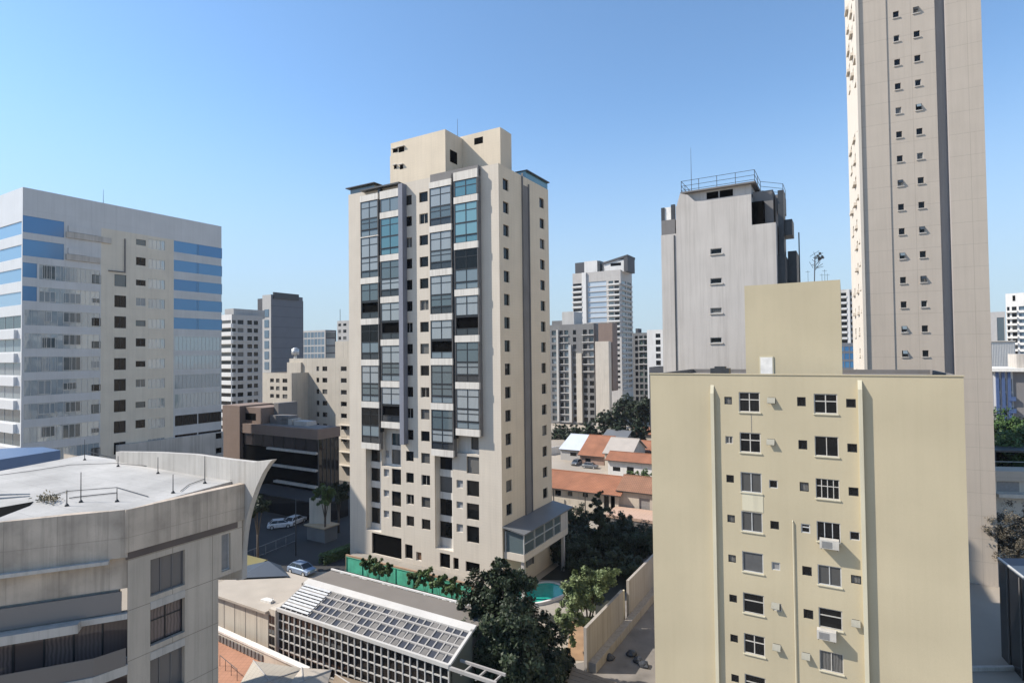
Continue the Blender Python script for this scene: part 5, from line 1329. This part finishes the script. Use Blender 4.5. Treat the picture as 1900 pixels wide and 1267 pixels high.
# pool
c = onz(1003, 1098, .35)
e = empty('swimming_pool', 'small round-ended green swimming pool with pale edge behind the big dark tree', 'pool', (c.x, c.y, 0), R(35))
def oval(a_, b_, n=40): return [(a_ * math.copysign(abs(math.cos(6.2832 * k / n)) ** .7, math.cos(6.2832 * k / n)), b_ * math.copysign(abs(math.sin(6.2832 * k / n)) ** .7, math.sin(6.2832 * k / n))) for k in range(n)]
o1, o2 = oval(3.5, 2.6), oval(3.2, 2.3); m = MB()
for k in range(40):
    j = (k + 1) % 40; m.quad((*o1[k], .4), (*o1[j], .4), (*o2[j], .4), (*o2[k], .4)); m.quad((*o1[k], 0), (*o1[j], 0), (*o1[j], .4), (*o1[k], .4)); m.quad((*o2[j], .1), (*o2[k], .1), (*o2[k], .4), (*o2[j], .4))
m.build('rim', 'far_white', e); m = MB(); m.quad(*[(x, y, .3) for x, y in o2]); m.build('water', 'poolwater', e) if M.setdefault('poolwater', plain('pool_water', (.02, .42, .32), .08)) else 0
sheet('pool_deck', 'paving', [Vector((c.x + x, c.y + y, 0)) for x, y in ((-5, -5), (6, -6), (7, 4), (-3, 5))], .022)
# ================================================================== boundary wall along the alley
p0, p1 = onz(1088, 1165, 4.2), onz(1225, 1024, 4.2); p0.z = p1.z = 0; L_ = (p1 - p0).length; an = math.atan2((p1 - p0).y, (p1 - p0).x)
e = empty('boundary_wall', 'tall pale boundary wall with sloping buttress beside the alley, left of the yellow block', 'wall', p0, an)
h0 = L_ * .42
MB().box(0, h0, 0, .3, 0, 4.2).build('wall', 'concwall', e) if M.setdefault('concwall', plaster('pale_boundary_wall', (.36, .325, .285), var=.12, streak=.45)) else 0
MB().box(h0, h0 + 1.8, .5, .7, 0, 3.5).build('gate_panel', 'yellow_pale', e)
MB().box(h0 + 1.8, L_, 0, .3, 0, 4.6).build('wall', 'concwall', e)
m = MB(); m.slab([(.5, -.9, 0), (h0 + 2, -.35, 1.3), (L_, -.35, 1.6), (L_, -.003, 1.6), (h0 + 2, -.003, 1.3), (.5, -.003, 0)], .01)
m = MB(); m.prism([(.4, -.003), (.4, -.75), (L_, -.75), (L_, -.003)], 0, .9); m.build('footing', 'concwall', e)
# planks / tin roof at the bottom right
m = MB()
pp = gp([(1062, 1236), (1190, 1282), (1190, 1320), (1040, 1310)], 1.6)
for i in range(9):
    a_, b_ = pp[0].lerp(pp[3], i / 9), pp[1].lerp(pp[2], i / 9); c_, d_ = pp[0].lerp(pp[3], (i + .93) / 9), pp[1].lerp(pp[2], (i + .93) / 9); m.slab([a_, b_, d_, c_], .1)
tag(centred('plank_roof', 'plank', m), 'weathered plank roof in the lower right corner of the alley', 'roof') if M.setdefault('plank', plaster('weathered_planks', (.22, .17, .12), var=.3, streak=.2)) else 0
r_ = random.Random(8); M['refuse'] = plain('dark_refuse', (.03, .033, .04), .5)
for i, (x, y) in enumerate(((1172, 1215), (1184, 1228), (1195, 1236), (1130, 1222))):
    p = onz(x, y, 0); o = put('refuse_bag', rock(30 + i).mesh('refuse_bag', 'refuse'), None, p, i); o.scale = (1.3, 1.2, 1.4)
    tag(o, ('dark refuse bag, farthest of the alley heap by the yellow block', 'dark refuse bag in the middle of the heap by the yellow block', 'dark refuse bag closest to the foot of the yellow block', 'dark refuse bag alone at the foot of the boundary wall')[i], 'bag', 'refuse bags in the alley')

# ================================================================== low hall with the glass roof
def hall():
    b = Bld('glass_roofed_hall', 'low hall with white-framed sloping glass roof and gridded glass front, lower middle', 'hall', 517, 822, 46, 16, 1233, 0, ymid=1180)
    W, H = b.W, b.H; hit = b.hit; yr = 3.3; zr = H + 1.35
    n = 26; rows = 5; z0 = .6
    MB().box(0, W, .25, .4, 0, H).build('room_behind', 'room', b.root)
    m = MB(); m.wall(0, W, 0, z0, [], y=-.02); b.part('front', m, 'base', 'cream')
    m = MB(); m.quad((0, .02, z0), (W, .02, z0), (W, .02, H), (0, .02, H)); b.part('front', m, 'glazing', 'blackglass')
    m = MB()
    for i in range(n + 1): x = W * i / n; m.box(x - .05, x + .05, -.1, .01, z0, H)
    for k in range(rows + 1): z = z0 + (H - z0) * k / rows; m.box(0, W, -.07, .006, z - .055, z + .055)
    m.box(-.1, W + .1, -.22, .02, H - .03, H + .28); b.part('front', m, 'glazing_bars', 'whiteridge')
    # sloping glass roof
    def sl(x, u): return Vector((x, yr * u, H + .1 + (zr - H) * u))
    MB().quad(sl(0, 0), sl(W, 0), sl(W, 1), sl(0, 1)).__class__
    m = MB(); m.slab([sl(0, 0), sl(W, 0), sl(W, 1), sl(0, 1)], .05); m.build('roof_glass', 'roofglass', b.root)
    m = MB(); up_ = Vector((0, 0, .09))
    for i in range(n + 1):
        x = W * i / n; m.slab([sl(x - .06, 0) + up_, sl(x + .06, 0) + up_, sl(x + .06, 1) + up_, sl(x - .06, 1) + up_], .13)
    for k in range(1, 4):
        u = k / 4; m.slab([sl(0, u - .017) + up_ * 1.3, sl(W, u - .017) + up_ * 1.3, sl(W, u + .017) + up_ * 1.3, sl(0, u + .017) + up_ * 1.3], .13)
    m.build('roof_bars', 'whitedull', b.root)
    m = MB(); m.slab([sl(-.15, .93) + up_ * 2, sl(W + .15, .93) + up_ * 2, sl(W + .15, 1.13) + up_ * 2, sl(-.15, 1.13) + up_ * 2], .2); m.slab([sl(W - .1, -.05) + up_ * 2, sl(W + .15, -.05) + up_ * 2, sl(W + .15, 1) + up_ * 2, sl(W - .1, 1) + up_ * 2], .2); m.build('ridge_cap', 'whiteridge', b.root)
    # slatted sun blind panels on the left of the roof
    m = MB()
    for k in range(9): u = .06 + k * .1; m.slab([sl(.2, u) + up_ * 2.2, sl(W * .19, u) + up_ * 2.2, sl(W * .19, u + .062) + up_ * 2.2, sl(.2, u + .062) + up_ * 2.2], .04)
    m.build('louvre_blind', 'alu', b.root)
    r_ = random.Random(6); m = MB()   # loose shade panels under the bars
    for i in range(5, n):
        for k in range(4):
            if r_.random() < .45: x = W * i / n; u = k / 4; a_ = r_.uniform(.02, .1); m.slab([sl(x + .1, u + .04) + up_ * .6, sl(x + W / n - .1, u + .04) + up_ * .6, sl(x + W / n - .1 - a_, u + .2) + up_ * .6, sl(x + .1 + a_, u + .2) + up_ * .6], .02)
    
    for i in range(0, len(m.v), 8):
        q = MB(); q.slab(m.v[i:i + 4], .02); q.build('shade_panel', 'shadepanel', b.root)
    # gable and flat grey roof behind
    for x in (0, W): m = MB(); m.quad((x, 0, 0), (x, yr, 0), (x, yr, zr), (x, 0, H)); m.build('gable', 'gablegreen', b.root)
    q = [W2L(b, onz(x, y, zr)) for x, y in ((640, 1066), (852, 1113))]
    yb = (q[0].y + q[1].y) / 2
    m = MB(); m.box(-1.0, W - .4, yr + .25, yb, 0, zr - .15); m.build('rear_block', 'roofgrey2', b.root)
    m = MB(); m.box(-1.0, W - .4, yb, yb + .15, zr - .1, zr + .05); m.build('kerb', 'far_white', b.root)
    # left wing, beige wall with flat roof
    xl = hit('front', 385, 1150)[0]; zl = onplane(445, 1128, b.O, b.Y).z
    MB().box(xl, -1.05, -.4, yb - .5, 0, H - .35).build('left_wing', 'cream2', b.root)
    MB().box(xl - .2, -1.02, -.75, yb - .3, H - .34, H - .12).build('wing_roof', 'roofbeige', b.root)
    m = MB(); 
    for i in range(6): x = xl + (-1.05 - xl) * i / 6; m.box(x, x + .05, -.42, -.401, 0, H - .4)
    m.build('wall_joints', 'greydark', b.root)
    m = MB(); m.box(-1.04, -.02, -.35, yr, 0, H + .1); m.build('corner_block', 'cream', b.root)
    m = MB(); 
    for x in (-1.0, -.55): 
        for k in range(4): m.box(x + .02, x + .4, -.37, -.34, .8 + k * 1.0, 1.6 + k * 1.0)
    m.build('corner_panes', 'blackglass', b.root)
    s = W2L(b, onz(497, 1114, H)); m = MB(); m.prism([(s.x - .8, s.y - .3), (s.x + .7, s.y - .2), (s.x + .5, s.y + .35), (s.x - .6, s.y + .3)], H - .12, H + .12); m.tube((s.x + .7, s.y, H - .12), (s.x + .7, s.y, H + .5), .03); m.build('roof_hatch', 'white', b.root)
    # eave beam running on to the right over the garden
    m = MB(); m.box(W + .16, W + 4.5, -.2, .0, H - .1, H + .15); m.box(W + .2, W + 4.5, 1.2, 1.35, H - .1, H + .1)
    for x in (1.2, 2.6, 4.0): m.box(W + x, W + x + .12, -.15, 1.3, H - .25, H - .1); 
    m.box(W + 4.3, W + 4.45, -.15, -.02, 0, H - .1); m.build('pergola', 'whitedull', b.root)
    return b
M['whiteridge'] = plaster('aged_white_paint', (.52, .50, .47), var=.1, streak=.1)
M['shadepanel'] = plaster('grey_shade_panel', (.17, .16, .15), var=.3, streak=0)
M['whitedull'] = plaster('weathered_white', (.36, .34, .32), var=.12, streak=.15)
M['roofglass'] = glass('roof_glass', (.05, .05, .055), (.11, .11, .115), .5, rough=.15, fold=False)
M['gablegreen'] = plaster('mossy_grey_wall', (.10, .11, .09), var=.2, streak=.4)
M['roofgrey2'] = plaster('brown_grey_roof', (.175, .155, .135), var=.08, streak=0, patch=.5)
HL = hall()
# dark blue hip canopy and olive canopy left of the car
def canopy(name, label, px, z, zt, apex, mt):
    m = MB(); pts = gp(px, z); a_ = onz(*apex, zt)
    for i in range(len(pts)): m.quad(pts[i], pts[(i + 1) % len(pts)], a_) if 0 else m.v.extend([tuple(pts[i]), tuple(pts[(i + 1) % len(pts)]), tuple(a_)]) or m.f.append((len(m.v) - 3, len(m.v) - 2, len(m.v) - 1)) or m.mi.append(0) or m.sm.append(False)
    n = len(pts)
    m.quad(*[tuple(p) for p in reversed(pts)])
    for p in pts: m.box(p.x - .06, p.x + .06, p.y - .06, p.y + .06, 0, z - .01)
    tag(centred(name, mt, m), label, 'canopy')
M['blue_canvas'] = plaster('dark_blue_roof', (.045, .065, .095), var=.1, streak=0, rough=.5); M['olive'] = plaster('olive_roof', (.23, .20, .08), var=.1, streak=0)
canopy('blue_canopy', 'dark blue hipped canopy roof behind the hall, beside the silver-blue car', [(440, 1072), (536, 1068), (520, 1048), (452, 1050)], 5.2, 6.3, (498, 1040), 'blue_canvas')
canopy('olive_canopy', 'olive yellow sloping canopy against the concrete building, left of the dark blue one', [(430, 1066), (462, 1060), (495, 1038), (430, 1022)], 4.4, 4.8, (452, 1030), 'olive')
M['steelgrey'] = plain('weathered_steel', (.20, .20, .20), .5)
# railing in the yard and tall pole
p0, p1 = onz(452, 1030, 1.2), onz(548, 992, 1.2)
e = empty('yard_railing', 'grey metal railing rising through the dark yard left of the pole', 'railing', (p0.x, p0.y, 0), math.atan2(p1.y - p0.y, p1.x - p0.x)); L_ = (Vector((p1.x, p1.y)) - Vector((p0.x, p0.y))).length
MB().box(0, L_, -.04, .04, 1.5, 1.6).build('rail', 'steelgrey', e); MB().box(0, L_, -.03, .03, .2, .28).build('rail', 'steelgrey', e)
for i in range(6): MB().box(L_ * i / 5 - .05, L_ * i / 5 + .05, -.04, .04, 0, 1.5).build('post', 'steelgrey', e)
p = onz(549, 1030, 0); h_ = at(549, 925, p.y).z
tag(centred('yard_pole', 'metal', MB().tube(p, (p.x, p.y, h_), .09, .06, 8).tube((p.x, p.y, h_ - .3), (p.x + .8, p.y, h_ - .1), .04)), 'thin dark pole at the end of the yard railing', 'pole')
p = onz(590, 1005, 0); e = empty('yard_kiosk', 'small grey kiosk with sandy flat roof in the yard left of the cream tower', 'kiosk', p, ANG)
MB().box(-2.6, 1.6, 0, 2.6, 0, 2.3).build('wall', 'far_grey3', e); MB().box(-2.9, 1.9, -.4, 2.8, 2.31, 2.5).build('roof', 'sandroof', e) if M.setdefault('sandroof', plaster('sandy_roof', (.45, .34, .22), var=.12, streak=0)) else 0
MB().box(-1.6, -.6, -.02, 0, .0, 1.9).build('door', 'greydark', e)
p = onz(592, 985, 0); p = at(592, 978, 92); e = empty('beige_panel_wall', 'tall plain beige wall panel standing behind the kiosk roof', 'wall', (at(574, 975, 94).x, 94, 0), R(-8))
MB().box(0, 3.6, 0, .25, 0, 6.6).build('wall', 'cream2', e); MB().box(2.8, 2.9, -.06, -.002, 0, 6.4).build('pipe', 'metal', e)

# ================================================================== foreground below the hall
sheet('terracotta_terrace', 'brick', gp([(330, 1150), (430, 1172), (600, 1250), (640, 1320), (330, 1330)], 1.0), 1.0)
a_, b_ = onz(396, 1163, 2.2), onz(566, 1240, 2.2); dv = (b_ - a_); an = math.atan2(dv.y, dv.x)
e = empty('parapet_wall', 'low white parapet wall between the terracotta terrace and the beige hall wing', 'wall', (a_.x, a_.y, 0), an)
MB().box(0, dv.length, 0, .4, 0, 1.95).build('wall', 'cream', e); MB().box(-.1, dv.length + .1, -.08, .5, 1.96, 2.15).build('coping', 'white', e)
m = MB()
for i in range(14): m.box(.3 + i * .6, .7 + i * .6, -.1, -.002, 1.1, 1.7)
m.build('niches', 'greydark', e)
def tiled(name, label, pts, apex, z, zt, mt, th=.12):
    e = empty(name, label, 'roof', (onz(*pts[0], z).x, onz(*pts[0], z).y, 0)); o = Vector(e.location); P_ = [onz(x, y, z) - o for x, y in pts]; A = [onz(x, y, zt) - o for x, y in apex]
    m = MB(); n = len(P_)
    if len(A) == 1:
        for i in range(n): m.slab([P_[i], P_[(i + 1) % n], A[0]], th)
    else:
        m.slab([P_[0], P_[1], A[1], A[0]], th); m.slab([P_[2], P_[3], A[0], A[1]], th)
    m.build('tiles', mt, e); c_ = sum(P_, Vector()) / n
    m = MB(); m.prism([(c_.x + (q.x - c_.x) * .85, c_.y + (q.y - c_.y) * .85) for q in P_], 0, z - th - .02); m.build('wall', 'cream2', e)
    r = MB(); [r.tube(A[0] if len(A) == 1 else A[i // 2 % 2], P_[i], .07) for i in range(n)]; r.build('hip_caps', 'whitedull', e)
M['beigetile'] = plaster('beige_tiles', (.40, .36, .30), var=.15, streak=0, tile=(.5, .32, .03), tfac=.35)
tiled('beige_tiled_roof', 'beige tiled hipped roof on the terracotta terrace, bottom edge', [(432, 1290), (470, 1225), (566, 1240), (600, 1300)], [(500, 1262)], 2.4, 3.3, 'beigetile')
tiled('plain_beige_roof', 'smooth beige ridged roof below the gridded glass front, bottom edge', [(512, 1300), (560, 1238), (615, 1242), (600, 1300)], [(562, 1262)], 3.0, 3.8, 'roofbeige')
tiled('brown_boarded_roof', 'brown boarded roof under the glass front at the bottom middle', [(600, 1320), (622, 1250), (800, 1300), (820, 1340)], [(700, 1300)], 1.6, 2.2, 'plank')
# railing on the terracotta terrace
p0, p1 = onz(408, 1235, 1.0), onz(440, 1262, 1.0)
e = empty('terrace_railing', 'thin railing on the terracotta terrace beside the concrete building', 'railing', p0, math.atan2(p1.y - p0.y, p1.x - p0.x)); L_ = (p1 - p0).length
MB().tube((0, 0, 1), (L_, 0, 1), .03).build('rail', 'metal', e)
for i in range(4): MB().tube((L_ * i / 3, 0, 0), (L_ * i / 3, 0, 1), .025).build('post', 'metal', e)
p = onz(428, 1235, 1.0); 
# ================================================================== right edge, below the skyscraper's far side
p = at(1842, 930, 82)
e = empty('low_cream_wall', 'cream wall with broad pale coping in front of the green trees, right edge', 'wall', (p.x, p.y, 0), R(-10)); zt = at(1848, 872, 82).z
MB().box(0, 16, 0, .4, 0, zt - 1.4).build('wall', 'cream', e); MB().box(-.2, 16, -.5, 3, zt - 1.4, zt).build('coping', 'sky_tower', e); MB().box(.6, 3.4, -.03, 0, zt - 3, zt - 1.6).build('window', 'blind', e)
MB().box(0, 16, -1.4, -.01, zt - 3.6, zt - 3.1).build('ledge', 'sky_lit', e)
p = at(1850, 850, 88); e = empty('black_car_port', 'long black open shed roof between the cream wall and the trees, right edge', 'shed', (p.x, p.y, 0), R(-10)); z_ = at(1850, 833, 88).z
MB().box(-1, 16, -1, 4, z_ - .3, z_).build('roof', 'metal', e); MB().box(-1, 16, 3.6, 3.9, 0, z_ - .3).build('back_wall', 'room', e); MB().box(-1, 16, -.9, -.8, z_ - 1.8, z_ - 1.72).build('rail', 'alu', e)
m = MB(); [m.box(q, q + .2, -.8, -.6, 0, z_ - .3) for q in (-.8, 4, 9, 14)]; m.build('posts', 'metal', e)
zt = 9.5
q = [onz(1853, 1035, zt), onz(1905, 1075, zt), onz(1990, 1075, zt), onz(1960, 1036, zt)]
e = empty('black_shed', 'black shed with blue-grey roof and pale roof trim, lower right edge', 'shed', (q[0].x, q[0].y, 0)); o = Vector((q[0].x, q[0].y, 0)); q = [x - o for x in q]
MB().prism([(x.x, x.y) for x in q], 0, zt - .25).build('wall', 'blackglass', e); MB().prism([(x.x, x.y) for x in q], zt - .24, zt).build('roof', 'blue_canvas', e)
m = MB(); m.tube(q[0], q[1], .11); m.tube(q[1], q[2], .11); m.build('trim', 'alu', e)
for k in (.3, .75): a_ = q[0].lerp(q[1], k); MB().tube((a_.x - .12, a_.y - .1, 0), (a_.x - .12, a_.y - .1, zt - .3), .05).build('post', 'greydark', e)
# low kerb and ramp between the skyscraper and yellow block
a_ = onz(1795, 1245, 0)
tag(centred('kerb', 'slab', MB().box(40, 58, a_.y, a_.y + .35, 0, .35)), 'pale kerb on the ground at the foot of the skyscraper', 'kerb')

# ================================================================== city air
m = bpy.data.materials.new('city_haze'); m.use_nodes = True; t = m.node_tree; t.nodes.clear()
o = t.nodes.new('ShaderNodeOutputMaterial'); v = t.nodes.new('ShaderNodeVolumePrincipled')
v.inputs['Color'].default_value = (.85, .90, 1, 1); v.inputs['Density'].default_value = .0001
t.links.new(v.outputs[0], o.inputs['Volume'])
tag(MB().box(-450, 700, -60, 760, -1, 175).build('haze', m), kind='stuff')
